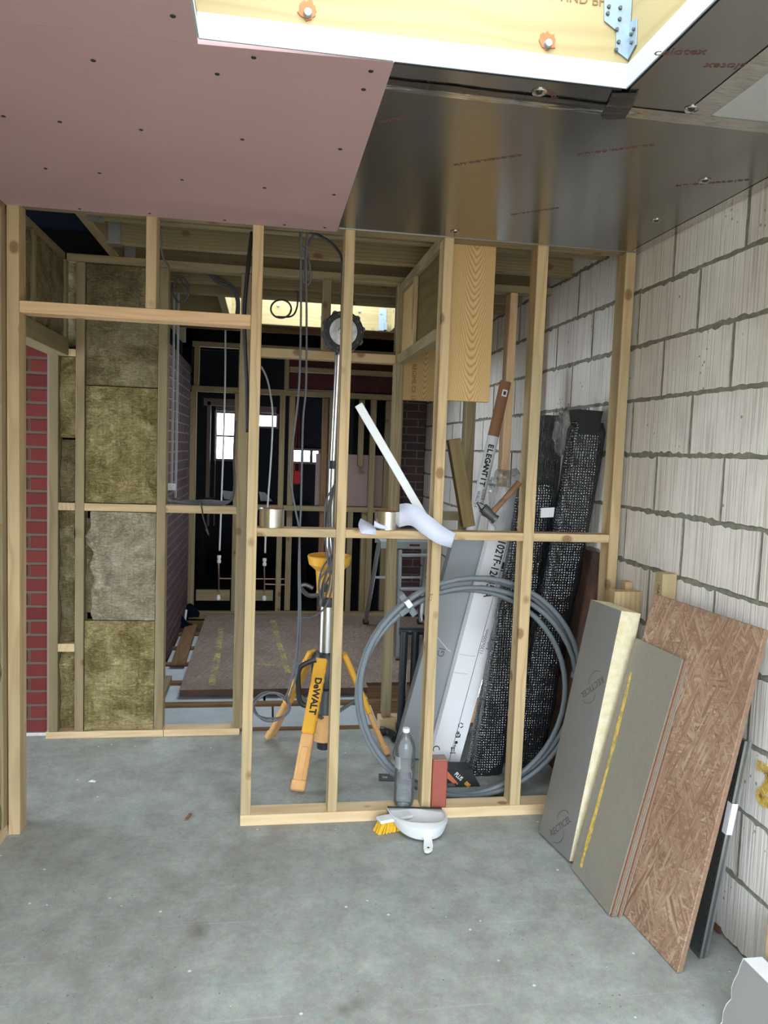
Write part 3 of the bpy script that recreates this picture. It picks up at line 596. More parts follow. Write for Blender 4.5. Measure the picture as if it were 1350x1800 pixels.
ctext('celotex', .036, 1196, 92, -14, False, F[2]); ctext('@celotex', .036, 1297, 117, -12, True, F[2]); ctext('celotex.co.uk', .026, 1082, 264, -34, True, F[0], 1.5); ctext('celotex.co.uk', .026, 857, 282, -36, True, F[0], 1.5); ctext('celotex.co.uk', .026, 1252, 322, -30, True, F[0], 1.5); ctext('celotex', .026, 690, 210, -40, True, F[0]); ctext('celotex.co.uk', .024, 940, 372, -42, True, F[0], 1.4); ctext('celotex', .026, 975, 170, 50, False, F[1])

# ================================================================== stud partitions
# ---- 1: nearest
p1 = thing('stud_partition', (-.8, .04, 0), 'pale timber stud partition nearest the camera, with a doorway at its left', 'partition')
D = .085; ZT = 2.41
S = [(-2.483, -2.441), (-1.593, -1.552), (-1.236, -1.197), (-.838, -.798), (-.447, -.401), (-.064, -.020)]
for i, (a, b) in enumerate(S): tbox('stud', (a, 0, .0 if i == 0 else .045), (b, D, ZT), M['pine'] if i else M['pine'], p1)
tbox('stud', (-1.989, 0, 2.058), (-1.950, D, ZT), M['pine'], p1)
tbox('lintel', (-2.440, -.001, 2.015), (-1.594, D, 2.058), M['pine_warm'], p1)
tbox('sole_plate', (-1.593, -.004, 0), (-.004, D, .045), M['pine_new'], p1)
tbox('head_plate', (-2.483, 0.002, ZT), (-.004, D, ZT+.045), M['treated'], p1)
for i in range(1, 5): tbox('nogging', (S[i][1], 0.002, 1.194), (S[i+1][0], D, 1.228), M['pine'], p1)
text('C16', .02, axes(AY(757, 1050, -.0005), (.2, 0, 1), (-1, 0, .2)), M['stamp'], p1, 'stamp')
bd = thing('hanging_board', (-.69, .1, 1.77), 'broad pine board with arched grain hanging behind the middle stud', 'board')
tbox('board', (-.795, .088, 1.772), (-.597, .133, 2.43), M['board'], bd)
# ---- 2: in the middle, insulated at its left
p2 = thing('stud_partition', (-1.6, 1.04, 0), 'insulated timber stud partition in the middle distance with an open doorway at its centre', 'partition')
Y2, D2 = 1.0, 1.085
def st2(x0, x1, z0, z1, m='treated', nm='stud', y0=Y2, y1=D2): return tbox(nm, (x0, y0, z0), (x1, y1, z1), M[m], p2)
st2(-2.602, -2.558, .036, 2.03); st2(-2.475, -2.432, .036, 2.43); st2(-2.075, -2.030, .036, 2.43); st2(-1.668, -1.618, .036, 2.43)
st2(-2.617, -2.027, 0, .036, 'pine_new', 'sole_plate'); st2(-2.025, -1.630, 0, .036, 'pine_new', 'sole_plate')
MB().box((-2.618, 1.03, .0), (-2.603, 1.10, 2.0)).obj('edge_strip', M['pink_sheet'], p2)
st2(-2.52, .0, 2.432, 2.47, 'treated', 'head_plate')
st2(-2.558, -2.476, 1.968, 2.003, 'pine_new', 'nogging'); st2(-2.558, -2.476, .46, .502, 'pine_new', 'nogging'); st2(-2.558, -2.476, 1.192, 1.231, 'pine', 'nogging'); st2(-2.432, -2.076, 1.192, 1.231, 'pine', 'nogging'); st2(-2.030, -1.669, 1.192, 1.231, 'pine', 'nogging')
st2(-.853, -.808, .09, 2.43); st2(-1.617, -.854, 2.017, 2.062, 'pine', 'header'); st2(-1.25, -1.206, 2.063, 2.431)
st2(-.87, -.70, .0, .075, 'pine_new', 'sole_plate')
a = AY(817, 800, Y2); b = AY(833, 800, Y2); st2(a.x, b.x, .0, 2.43); st2(-.807, a.x-.001, 1.185, 1.23, 'treated', 'nogging')
a = AY(893, 620, Y2); b = AY(906, 620, Y2); st2(a.x, b.x, .0, 2.43, 'pine_warm')
st2(-.807, -.59, 1.83, 2.431, 'board', 'infill_board', 1.03, 1.075)
text('REGIME CE 15', .032, axes(AY(727, 672, 1.0285), (0, 0, -1), (1, 0, 0)), M['stamp'], p2, 'stamp')
# boxed return between the partitions: header, top rail, side boards
rt = thing('timber_bulkhead', (-.82, .55, 2.0), 'dark boarded timber bulkhead joining the two partitions under the joists', 'bulkhead')
tbox('header', (-.846, .088, 2.015), (-.804, .998, 2.062), M['treated'], rt); tbox('rail', (-.846, .088, 2.385), (-.804, .998, 2.43), M['treated'], rt)
tbox('side_board', (-.826, .095, 2.064), (-.812, .60, 2.384), M['olive'], rt); tbox('side_board', (-.824, .604, 2.064), (-.812, .995, 2.384), M['board'], rt)
tbox('upright', (-.845, .57, 2.064), (-.828, .62, 2.384), M['pine'], rt)
# mineral wool slabs, one per opening
def woolslab(x0, x1, z0, z1, y, amp, mat, label, seed, torn=0.0, depth=.06, ax='y'):
    nx, nz = max(6, int((x1-x0)/.02)), max(8, int((z1-z0)/.02))
    def f(i, j):
        x = x0+(x1-x0)*i; z = z0+(z1-z0)*j; e = min(i, 1-i, j, 1-j); q = V((x*7+seed, seed, z*7))
        d = noise.fractal(q, 1.0, 2.0, 4)*amp
        if torn and i < .25: x += torn*(1-i/.25)*max(0, .35+noise.noise(V((seed, z*9, 2)))); d += torn*.2*(.25-i)
        if e < .001: d += .004
        return V((x, y-d*.0+d, z)) if ax == 'y' else V((y-d, x, z))
    mb = MB().grid(f, nx, nz); ed = [i*nz for i in range(nx)]+[(nx-1)*nz+j for j in range(1, nz)]+[i*nz+nz-1 for i in reversed(range(nx-1))]+[j for j in reversed(range(1, nz-1))]
    off = V((0, depth, 0)) if ax == 'y' else V((-depth, 0, 0)); n = len(ed); vs = [mb.v[k].copy() for k in ed]
    bk = [(V((v.x, y+depth, v.z)) if ax == 'y' else V((y-depth, v.y, v.z))) for v in vs]
    mb.add(vs+bk, [(i, n+i, n+(i+1) % n, (i+1) % n) for i in range(n)]+[tuple(range(n, 2*n))])
    o = mb.obj('insulation_slab', M[mat], None, True, 50); return tag(o, label, 'insulation', 'mineral wool slabs')
woolslab(-2.428, -2.079, 1.83, 2.428, 1.012, .012, 'mineral_wool_dark_shaded', 'topmost shaded mineral wool slab of the wide bay, under the top plate', 1)
woolslab(-2.428, -2.079, 1.235, 1.825, 1.008, .010, 'mineral_wool', 'olive mineral wool slab sitting just above the middle nogging', 2)
woolslab(-2.428, -2.079, .625, 1.188, 1.006, .012, 'mineral_wool_grey', 'greyish mineral wool slab with a torn left edge below the middle nogging', 3, torn=.075)
woolslab(-2.428, -2.079, .040, .62, 1.004, .010, 'mineral_wool', 'lowest olive mineral wool slab of the wide bay, resting on the bottom plate', 4)
woolslab(-2.430, -2.35, .66, 1.15, 1.035, .03, 'mineral_wool_dark_shaded', 'brownish loose mineral wool showing behind the torn slab', 9, depth=.03)
woolslab(-2.555, -2.478, 1.56, 1.965, 1.02, .03, 'mineral_wool', 'narrow mineral wool strip at the top of the slim bay', 5)
woolslab(-2.555, -2.478, 1.234, 1.55, 1.03, .05, 'mineral_wool_dark_shaded', 'crumpled narrow wool strip just above the middle nogging of the slim bay', 6)
woolslab(-2.555, -2.478, .505, 1.188, 1.035, .06, 'mineral_wool_dark_shaded', 'long crumpled wool strip stuffed in the slim bay below the middle nogging', 7)
woolslab(-2.555, -2.478, .04, .456, 1.035, .06, 'mineral_wool', 'crumpled wool strip at the foot of the slim bay', 8)
woolslab(-2.56, -2.478, 2.02, 2.43, 1.05, .02, 'mineral_wool_dark_shaded', 'shadowed narrow wool piece above the short nogging at upper left', 10)
# ---- left side wall, near and beyond the doorway
p3 = thing('stud_partition', (-2.55, -.5, 0), 'timber side partition at the left edge, filled with mineral wool', 'partition')
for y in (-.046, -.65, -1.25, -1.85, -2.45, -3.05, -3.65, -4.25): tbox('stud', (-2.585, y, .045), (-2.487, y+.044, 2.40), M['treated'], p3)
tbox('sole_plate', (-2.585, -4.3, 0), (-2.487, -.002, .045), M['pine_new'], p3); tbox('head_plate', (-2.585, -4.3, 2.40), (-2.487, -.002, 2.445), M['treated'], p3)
for k, y in enumerate((-.65, -1.25, -1.85, -2.45, -3.05, -3.65, -4.25)):
    tbox('nogging', (-2.585, y+.045, 1.18), (-2.487, y+.603, 1.225), M['pine'], p3)
woolslab(-.603, -.048, .05, 1.178, -2.498, .012, 'mineral_wool', 'mineral wool slab at the far left edge, below the side nogging', 11, ax='x')
woolslab(-.603, -.048, 1.228, 2.398, -2.498, .012, 'mineral_wool_dark_shaded', 'mineral wool slab at the far left edge, above the side nogging', 12, ax='x')
for k, y in enumerate((-1.205, -1.805, -2.405, -3.005, -3.605, -4.205)):
    MB().box((-2.575, y+.002, .05), (-2.50, y+.553, 2.398)).obj('side_infill', M['mineral_wool'], p3)
p4 = thing('stud_partition', (-2.55, .5, 0), 'short side partition beyond the doorway, open below its sloping-looking header', 'partition')
tbox('stud', (-2.60, .088, .0), (-2.505, .13, 2.43), M['treated'], p4); tbox('header', (-2.602, .132, 1.967), (-2.508, .998, 2.05), M['treated'], p4)
tbox('head_plate', (-2.60, .132, 2.43), (-2.525, .998, 2.47), M['treated'], p4); tbox('stud', (-2.60, .43, 2.05), (-2.51, .47, 2.43), M['treated'], p4); tbox('stud', (-2.60, .955, 2.05), (-2.51, .998, 2.43), M['treated'], p4)
woolslab(.135, .427, 2.055, 2.428, -2.52, .008, 'mineral_wool_dark_shaded', 'shadowed wool slab above the side header, nearest the doorway', 13, ax='x'); woolslab(.475, .95, 2.055, 2.428, -2.52, .008, 'mineral_wool_dark_shaded', 'shadowed wool slab above the side header, in the far corner', 14, ax='x')
# ---- 3: at the back
p5 = thing('stud_partition', (-1.3, 4.02, 0), 'shadowed timber stud partition at the back of the middle room', 'partition')
Y3, D3 = 4.0, 4.06
def rail3(u0, v0, u1, v1, m='treated', nm='rail', y0=Y3): a, b = AY(u0, v1, y0), AY(u1, v0, y0); return tbox(nm, (a.x, y0, a.z), (b.x, y0+.06, b.z), M[m], p5)
def stud3(u, z0, z1, wpx=10, m='treated', dy=0.0):
    a, b = AY(u, 900, Y3+dy), AY(u+wpx, 900, Y3+dy); return tbox('stud', (a.x, Y3+dy, z0), (b.x, D3+dy, z1), M[m], p5)
tbox('sole_plate', (-2.19, 3.985, -.045), (-.30, D3, .02), M['treated'], p5)
tbox('header', (-2.195, 3.998, 2.022), (-.33, D3, 2.072), M['treated'], p5); tbox('head_plate', (-2.195, Y3, 2.42), (-.33, D3, 2.465), M['treated'], p5)
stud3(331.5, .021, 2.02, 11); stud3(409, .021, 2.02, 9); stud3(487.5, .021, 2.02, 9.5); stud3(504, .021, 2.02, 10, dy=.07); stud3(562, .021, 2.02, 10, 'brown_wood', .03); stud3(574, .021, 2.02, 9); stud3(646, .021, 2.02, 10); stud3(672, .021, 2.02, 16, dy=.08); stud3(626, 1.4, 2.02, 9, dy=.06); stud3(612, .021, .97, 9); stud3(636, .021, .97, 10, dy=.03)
stud3(337, 2.073, 2.42, 9); stud3(414, 2.073, 2.42, 7); stud3(494, 2.073, 2.42, 8); stud3(690, .021, 2.42, 12)
tbox('nogging', (-1.355, Y3+.003, .97), (-.37, D3-.003, 1.017), M['treated'], p5); tbox('nogging', (-1.76, Y3+.003, .97), (-1.405, D3-.003, 1.017), M['treated'], p5)
a, b = AY(344, 1056, Y3), AY(404, 1038, Y3); tbox('rail', (a.x, 4.005, a.z), (b.x, 4.05, b.z), M['treated'], p5); a, b = AY(420, 1056, Y3), AY(480, 1038, Y3); tbox('rail', (a.x, 4.005, .125), (b.x, 4.05, .22), M['treated'], p5)
tbox('rail', (-1.33, Y3, 2.24), (-.37, D3, 2.285), M['treated'], p5)
ps = thing('pink_sheet', (-.7, 4.1, 1.0), 'dull pink plasterboard piece fixed behind the studs of the back partition', 'plasterboard')
a, b = AY(553, 888, 4.16), AY(700, 802, 4.16); MB().box((a.x, 4.16, a.z), (b.x, 4.175, b.z)).obj('sheet', M['pink_sheet'], ps)
# ---- studs lining the left of the middle room
p6 = thing('timber_lining', (-2.15, 1.7, 0), 'row of thin timber uprights lining the left side of the middle room', 'wall lining')
tbox('upright', (-2.155, 1.24, .0), (-2.07, 1.285, 2.43), M['brown_wood'], p6); tbox('upright', (-2.19, 1.60, .0), (-2.105, 1.645, 2.43), M['treated'], p6); tbox('sole_plate', (-2.19, 1.088, -.01), (-2.10, 2.0, .03), M['treated'], p6)
a, b = AY(297, 868, 1.66), AY(309, 855, 1.66)
tk = thing('white_trunking', (-2.1, 1.66, 1.2), 'thin white plastic trunking running up the left side of the middle room', 'trunking')
a = AY(301, 865, 1.66); MB().box((a.x-.004, 1.66, 1.30), (a.x+.006, 1.68, 2.44)).obj('channel', M['grey_trunking'], tk); a = AY(308.5, 865, 1.70); MB().box((a.x-.005, 1.70, 1.22), (a.x+.006, 1.72, 2.44)).obj('channel', M['grey_trunking'], tk); a = AY(302, 860, 1.65); MB().box((a.x-.03, 1.625, 1.27), (a.x+.022, 1.658, 1.31), .003).obj('end_box', M['white'], tk)

# ================================================================== boards leaning on the block wall
def local(mb, M_, name, mat, parent, smooth=False):
    I = M_.inverted(); q = MB(); q.v = [I @ v for v in mb.v]; q.f = mb.f
    o = bpy.data.objects.new(name, q.mesh(name, mat, V((0, 0, 0)), smooth)); put(o, M_, parent); return o
def quad(bl, br, tr, tl, th, n, t0=0.0):
    """slab behind the face bl br tr tl, from depth t0 to th along n"""
    return MB().solid([V(p)+n*t0 for p in (bl, br, tr, tl)], n*(th-t0))
def face_n(bl, br, tl):
    n = (V(br)-V(bl)).cross(V(tl)-V(bl)).normalized(); return n if n.x > 0 else -n
def on_plane(u, v, p, n):
    d = ray(u, v); return CAM+d*((V(p)-CAM).dot(n)/d.dot(n))
# foil faced rigid insulation offcut
A3, B3, T3, TL3 = V((-.379, -.177, .014)), V((-.342, -.405, .014)), V((-.193, -.405, .985)), V((-.221, -.205, .988))
n3 = face_n(A3, B3, T3); TL3 = TL3-n3*(TL3-A3).dot(n3); rc = thing('insulation_offcut', (-.33, -.3, 0), 'thick cream foam insulation offcut with grey foil face, leaning beside the bottom plate', 'insulation board')
fm = axes((A3+T3)/2, B3-A3, TL3-A3)
core = quad(A3, B3, T3, TL3, .088, n3, .0012); local(core, fm, 'foam_core', M['foam'], rc)
fs = local(quad(A3, B3, T3, TL3, .0012, n3), fm, 'foil_face', M['foil_face'], rc); local(quad(A3, B3, T3, TL3, .089, n3, .088), fm, 'facing', M['foil_face'], rc)
cp = on_plane(1062, 1070, T3-n3*.0008, n3)
def rlogo(u, v, flip):
    c = on_plane(u, v, A3-n3*.0006, n3); a = on_plane(u-30, v+24, A3-n3*.0006, n3); b = on_plane(u+30, v-24, A3-n3*.0006, n3); x = (b-a).normalized()*(-1 if flip else 1); y = (-n3).cross(x)
    text('RECTICEL', .036, axes(c, x, y), M['ink_grey'], fs, 'printed_name', 1.0)
    m = axes(c, x, y)
    for s in (1, -1):
        pts = [m @ V((.03*s+.045*math.cos(t), .0+s*(.018+.03*math.sin(t)), 0)) for t in [i*PI*.8/10+.1 for i in range(11)]]; MB().tube(pts, .0012, 5).obj('printed_arc', M['ink_grey'], fs)
rlogo(1041, 1208, True); rlogo(985, 1453, False)
# two moisture resistant floor boards, one behind the other
A2, B2, T2, TL2 = V((-.347, -.440, .006)), V((-.335, -.734, .006)), V((-.129, -.734, .893)), V((-.144, -.434, .890))
n2 = face_n(A2, B2, T2); TL2 = TL2-n2*(TL2-A2).dot(n2)
for k, lab in enumerate(('front grey-green chipboard floor panel with a yellow spray stripe', 'second chipboard floor panel, edge on just behind the grey-green one')):
    o = n2*(.0238*k)+V((0, -.005*k, .004*k)); q = [p+o for p in (A2, B2, T2, TL2)]; fm = axes((q[0]+q[2])/2, q[1]-q[0], q[3]-q[0])
    r = thing('floor_panel', (q[0]+q[1])/2, lab, 'board', 'leaning chipboard floor panels')
    fc = local(quad(*q, .0025, n2), fm, 'face', M['green_board'], r); local(quad(*q, .0225, n2, .0195), fm, 'facing', M['green_board'], r)
    ins = (q[3]-q[0]).normalized()*.004; e = (q[1]-q[0]).normalized()*.003
    local(quad(q[0]+ins+e, q[1]+ins-e, q[2]-ins-e, q[3]-ins+e, .0195, n2, .0025), fm, 'chip_core', M['chip_edge'], r)
    local(quad(q[1]-e, q[1]+e*1.5, q[2]+e*1.5, q[2]-e, .015, n2, .0075), fm, 'tongue', M['chip_edge'], r)
    if k == 0:
        pts = [on_plane(u, v, A2-n2*.0006, n2) for u, v in ((1109, 1182), (1102, 1215), (1090, 1262), (1076, 1320), (1060, 1380), (1044, 1440), (1030, 1490), (1021, 1524))]; mb = MB()
        for i in range(len(pts)-1):
            d = (pts[i+1]-pts[i]).normalized(); s = n2.cross(d)*(.007+.002*(i % 3)); mb.solid([pts[i]-s, pts[i]+s, pts[i+1]+s, pts[i+1]-s], -n2*.0006)
        mb.obj('spray_stripe', M['spray_yellow'], fc)
# strand board
B1, T1, TL1 = V((-.252, -1.026, .004)), V((-.049, -1.026, 1.063)), V((-.095, -.462, 1.062)); A1 = V((-.302, -.462, .004)); n1 = face_n(A1, B1, T1); TL1 = TL1-n1*(TL1-A1).dot(n1)
ob = thing('strand_board', (-.27, -.75, 0), 'large reddish brown strand board sheet leaning against the block wall', 'board'); fm = axes((A1+T1)/2, B1-A1, TL1-A1)
local(quad(A1, B1, T1, TL1, .003, n1), fm, 'face', M['osb'], ob); local(quad(A1, B1, T1, TL1, .018, n1, .003), fm, 'edge_core', M['osb_edge'], ob)
# timber offcuts standing behind the boards
def upright_px(u0, u1, v, y, dep, ztop, lab, mat='pine', x1=None):
    a = AY(u0, v, y); b = AY(u1, v, y); r = thing('timber_offcut', ((a.x+b.x)/2, y+dep/2, 0), lab, 'timber', 'timber offcuts behind the boards')
    tbox('timber', (a.x, y, 0), (min(b.x, -.006), y+dep, ztop), M[mat], r); return r, a
r, a = upright_px(1165, 1212, 1020, -.455, .058, 1.135, 'tallest pale timber offcut with a stamped edge, standing behind the strand board')
text('MANDATE', .026, axes((a.x-.0008, -.427, 1.03), (0, 0, -1), (0, -1, 0)), M['stamp'], r, 'stamp')
upright_px(1080, 1134, 1060, -.20, .05, 1.02, 'shorter timber offcut behind the cream foam insulation'); upright_px(1098, 1132, 1050, -.12, .05, 1.045, 'stubby timber offcut tucked against the block wall behind the others')
# steel partition track with sticker
tk = thing('steel_track', (-.14, -.96, 0), 'dark galvanised steel partition track leaning beside the strand board', 'steel track')
b0, t0 = AZ(1229, 1686, .0), AY(1309, 1303, -.985); d = (t0-b0).normalized(); yy = V((0, -1, 0)); xx = d.cross(yy).normalized(); xx = xx if xx.x > 0 else -xx
def plate(o, a, b, th, nm, mat, L=1.0): MB().solid([b0+o, b0+o+a, t0+o+a, t0+o], b).obj(nm, mat, tk)
back = V((0, .052, .0)); plate(V((0, 0, 0)), back, xx*.0015, 0, 'web', M['track'])
for k in range(3): plate(xx*(.010*k+.001)+V((0, .002*k, 0)), xx*.008, V((0, .0015, 0)), 0, 'flange', M['track_light'] if k != 1 else M['track'])
plate(V((0, .051, 0)), xx*.03, V((0, .0015, 0)), 0, 'flange', M['track'])
for k in range(24):
    q = b0.lerp(t0, .03+.04*k)+V((0, .010, 0))-xx*.0006; MB().boxm(axes(q, d, back), (.006, .004, .001)).obj('punched_hole', M['screw'], tk)
sc_ = b0.lerp(t0, .58); MB().solid([sc_+yy*.001+V((0, .018, 0))-xx*.001, sc_+yy*.002-xx*.001, sc_+d*.10+yy*.002-xx*.001, sc_+d*.10+V((0, .018, 0))-xx*.001], -xx*.0006).solid([sc_+yy*.003, sc_+yy*.003+xx*.02, sc_+d*.10+yy*.003+xx*.02, sc_+d*.10+yy*.003], yy*.0006).obj('sticker', M['carton'], tk)
# foil offcut in the corner of the view, timber end and two short bars behind it
fo = thing('insulation_offcut', (-.2, -1.4, 0), 'silver foil insulation offcut with torn white edge at the bottom right corner', 'insulation board')
b0c = AZ(1262, 1808, .0); t0c = AY(1307, 1686, b0c.y+.06); e = V((.03, -.55, 0)); nn = V((.062, 0, .0))
fm = axes((b0c+t0c)/2, e, t0c-b0c); pts = [b0c]
nst = 9
for k in range(1, nst): q = b0c.lerp(t0c, k/nst); pts.append(q+V((0, random.uniform(-.010, .006), 0)))
pts.append(t0c); lf = pts; rtp = [t0c+e, b0c+e]
local(MB().solid(lf+rtp, nn*.02), fm, 'foil_face', M['foil_bright'], fo)
local(MB().solid([p+nn*.02+V((0, .004, 0)) for p in lf]+[p+nn*.02+V((0, .004, .004)) for p in rtp], nn*.95), fm, 'foam_core', M['white_trim'], fo)
q = AX(1352, 1650, -.06); te = thing('timber_offcut', (q.x, q.y-.1, 0), 'yellow timber end just showing at the right edge above the foil offcut', 'timber'); tbox('timber', (q.x-.01, q.y-.35, q.z-.05), (-.012, q.y-.0, q.z+.045), M['pine_warm'], te); tbox('timber_foot', (-.05, q.y-.30, 0), (-.012, q.y-.22, q.z-.051), M['olive'], te)
for k, (u, v) in enumerate(((1246, 1628), (1267, 1636))):
    a = AZ(u, v, .012); tag(MB().cyl(a, (a.x-.05, a.y+.28, .012), .010, n=10).obj('metal_bar', M['rusty'], None, True), ('short rusty metal bar on the floor, left of the steel track foot' if k == 0 else 'short rusty metal bar poking out right of the steel track'), 'metal bar', 'short bars behind the track')

# ================================================================== dustpan, brush, bottle, brick, box
dp = thing('dustpan', (-.86, -.12, 0), 'white plastic dustpan with black rubber lip tipped onto the bottom plate', 'dustpan')
LP0, LP1 = V((-.985, -.012, .060)), V((-.755, -.030, .054)); back_c = V((-.862, -.205, .012)); mid = (LP0+LP1)/2; hx = (LP1-LP0)/2; hy = back_c-mid; hz = hx.cross(hy).normalized(); hz = hz if hz.z > 0 else -hz
def rimpt(a, k, h): return mid+hx*(math.cos(a)*k)*(1+.06*math.sin(a))+hy*(math.sin(a)**.75 if math.sin(a) > 0 else 0)*k+hz*h
def pan(i, j):
    a = PI*i; hh = .058*math.sin(a)**.8 if 0 < i < 1 else 0
    if j < .5: return rimpt(a, j/.5*.96, 0)
    if j < .8: return rimpt(a, .96+.05*(j-.5)/.3, hh*(j-.5)/.3)
    return rimpt(a, 1.01-.20*(j-.8)/.2*math.sin(a), hh*(1+.05*(j-.8)))
b = MB().grid(pan, 33, 21).obj('pan', M['white'], dp, True, 60); so = b.modifiers.new('s', 'SOLIDIFY'); so.thickness = .0025
MB().beam(LP0+V((0, .004, .001)), LP1+V((0, .004, .001)), .010, .004, (0, 0, 1), .001).obj('rubber_lip', M['black_rubber'], dp)
hb = mid+hy*.98+V((.01, 0, .010)); he = V((-.868, -.296, .012)); hd = (he-hb); w_ = V((1, .3, 0)).normalized()
pr = [(0, .022), (.12, .016), (.4, .019), (.75, .021), (.92, .017), (1, .006)]
mbh = MB().solid([hb+hd*t-w_*r for t, r in pr]+[hb+hd*t+w_*r for t, r in reversed(pr)], (0, 0, .009)); hdl = mbh.obj('handle', M['white'], dp)
q = hb+hd*.8+V((0, 0, .0095)); MB().cyl(q, q+V((0, 0, .0008)), .005, n=10).obj('hang_hole', M['black_rubber'], hdl)
br = thing('hand_brush', (-.98, -.09, 0), 'hand brush with yellow bristles and white back lying under the dustpan', 'brush')
bx0, bx1 = V((-1.040, -.103, 0)), V((-.895, -.060, 0)); bd_ = (bx1-bx0).normalized(); bn = V((-bd_.y, bd_.x, 0))
mb = MB(); rr = random.Random(5)
for i in range(22):
    for j in range(6):
        o = bx0+bd_*(.006+i*.0064)+bn*(j*.007-.018)+V((0, 0, .001)); tp = o+V((0, 0, .045))+bd_*.008; o2 = o-bd_*(.010 if i < 4 else .002)+bn*rr.uniform(-.004, .004)+bd_*rr.uniform(-.003, .003)
        mb.cyl(tp, o2, .0030, .0042, 5)
tag(mb.obj('bristles', M['bristle'], br), kind='stuff')
MB().boxm(axes(bx0+bd_*.078+V((0, 0, .052)), bd_, bn), (.150, .050, .013), .005).obj('brush_head', M['white'], br, True)
# bottle of water
bo = thing('water_bottle', (-.908, .038, .046), 'clear plastic two litre bottle half full of water, standing on the bottom plate', 'bottle')
bx = V((-.908, .038, .0465)); T_ = Matrix.Translation(bx)
prof = [(.018, .004), (.030, .0), (.038, .003), (.0425, .018), (.0432, .05), (.042, .075), (.0435, .09), (.0435, .16), (.0425, .165), (.0425, .225), (.0435, .235), (.0430, .252), (.0395, .270), (.033, .287), (.024, .302), (.0155, .313), (.0130, .320), (.0130, .330)]
MB().lathe(prof, T_, 36, False).obj('shell', M['clear_plastic'], bo, True, 60)
wp = [(.016, .006), (.029, .003), (.0365, .006), (.0408, .02), (.0415, .05), (.0403, .075), (.0418, .09), (.0418, .128)]; MB().lathe(wp, T_, 36).obj('water', M['water'], bo, True, 60)
for z in (.045, .06, .075): MB().lathe([(.0434, z-.0012), (.0442, z), (.0434, z+.0012)], T_, 36, False).obj('moulded_ridge', M['clear_plastic'], bo, True)
MB().lathe([(.0145, .320), (.0155, .322), (.0155, .334), (.0145, .337)], T_, 24).obj('cap', M['white'], bo, True)
MB().lathe([(.0135, .3150), (.0165, .3165), (.0135, .318)], T_, 24).obj('neck_ring', M['clear_plastic'], bo, True)
def labelstrip(a0, a1, z0, z1, mat):
    MB().grid(lambda i, j: bx+V((math.sin(a0+(a1-a0)*i)*.0440, -math.cos(a0+(a1-a0)*i)*.0440, z0+(z1-z0)*j)), 8, 2).obj('printed_label', mat, bo)
t = NT('translucent_label'); t.p(col=(.75, .76, .78), rough=.5, alpha=.35); M['label_clear'] = t.m
labelstrip(-1.45, -.62, .17, .222, M['label_clear'])
for k in range(6): labelstrip(.45, .45+(.55, .75, .7, .5, .8, .6)[k], .172+k*.0085, .176+k*.0085, M['ink_grey'])
# red brick on end
bk = thing('clay_brick', (-.762, .03, .045), 'smooth red clay brick standing on end beside the bottle', 'brick')
MB().box((-.7945, -.001, .0455), (-.7295, .064, .252), .004).obj('body', M['engineering_brick'], bk); MB().box((-.792, .002, .252), (-.732, .062, .2545), .001).obj('gritty_end', M['brick_dust'], bk)
# tool accessory box
tb = thing('accessory_box', (-.6, .29, 0), 'small black cardboard box with white and orange lettering lying inside the pipe coil', 'box')
pq = [AY(u, v, .285) for u, v in ((787, 1353), (829, 1353), (844, 1384), (838, 1396), (786, 1396))]; pq = [V((p.x, .285, max(p.z, .003))) for p in pq]
fb = MB().solid(pq, (0, .09, 0)).obj('carton', M['ink'], tb)
c = AY(813, 1376, .2845); xd = (AY(830, 1392, .2845)-AY(797, 1361, .2845)).normalized(); yd = V((0, -1, 0)).cross(xd)
k1 = AY(806, 1365, .284); k2 = AY(821.5, 1379, .284)
text('PLUS', .029, axes(k1, xd, yd), M['white_ink'], fb, 'printed_name', .72, .0003); text('880', .027, axes(k2, xd, yd), M['orange_ink'], fb, 'printed_name', .72, .0004)
def strip_px(pts, y, mat, par, nm): MB().solid([AY(u, v, y) for u, v in pts], (0, .0012, 0)).obj(nm, mat, par)
strip_px(((786, 1356), (789, 1358), (806, 1378), (800, 1380), (786, 1368)), .2835, M['red_ink'], fb, 'printed_flash'); strip_px(((786, 1387), (806, 1386), (820, 1391), (821, 1393), (790, 1392)), .2835, M['orange_ink'], fb, 'printed_band'); strip_px(((786, 1377), (803, 1377), (799, 1383), (786, 1384)), .2835, M['ink_grey'], fb, 'printed_panel')

# ================================================================== things in the bays of the near partition
# coil of grey pipe
pc = thing('pipe_coil', (-.6, .23, 0), 'large coil of grey plastic pipe standing upright behind the near studs', 'pipe coil')
pts = []; turns = 4; per = 48
for i in range(turns*per+1):
    a = -PI*.15+2*PI*i/per; k = i/(turns*per)
    R = .466+.034*(.5+.5*math.cos(k*2*PI)); cx = -.604+.022*math.sin(k*9); cz = R+.0125; y = .158+.062*k+.008*math.sin(a)
    pts.append(V((cx+R*1.035*math.cos(a), y, max(cz+R*math.sin(a), .0125))))
MB().tube(pts, .0118, 8).obj('pipe', M['pipe_grey'], pc, True, 0)
def ringclip(u, v, y, s): c = AY(u, v, y); return MB().boxm(axes(c, (.75, 0, .55), (-.55, 0, .75)), s, .003)
ringclip(716, 1062, .20, (.03, .115, .05)).obj('cable_clip', M['pipe_grey'], pc); ringclip(718, 1061, .158, (.03, .04, .02)).obj('white_clip', M['galv'], pc); ringclip(708, 1071, .22, (.05, .028, .10)).obj('connector', M['pipe_grey'], pc)
a = AY(1001, 1165, .30); MB().boxm(axes((a.x, .21, a.z), (.25, 0, 1), (1, 0, -.25)), (.10, .03, .03), .004).obj('end_fitting', M['galv'], pc)
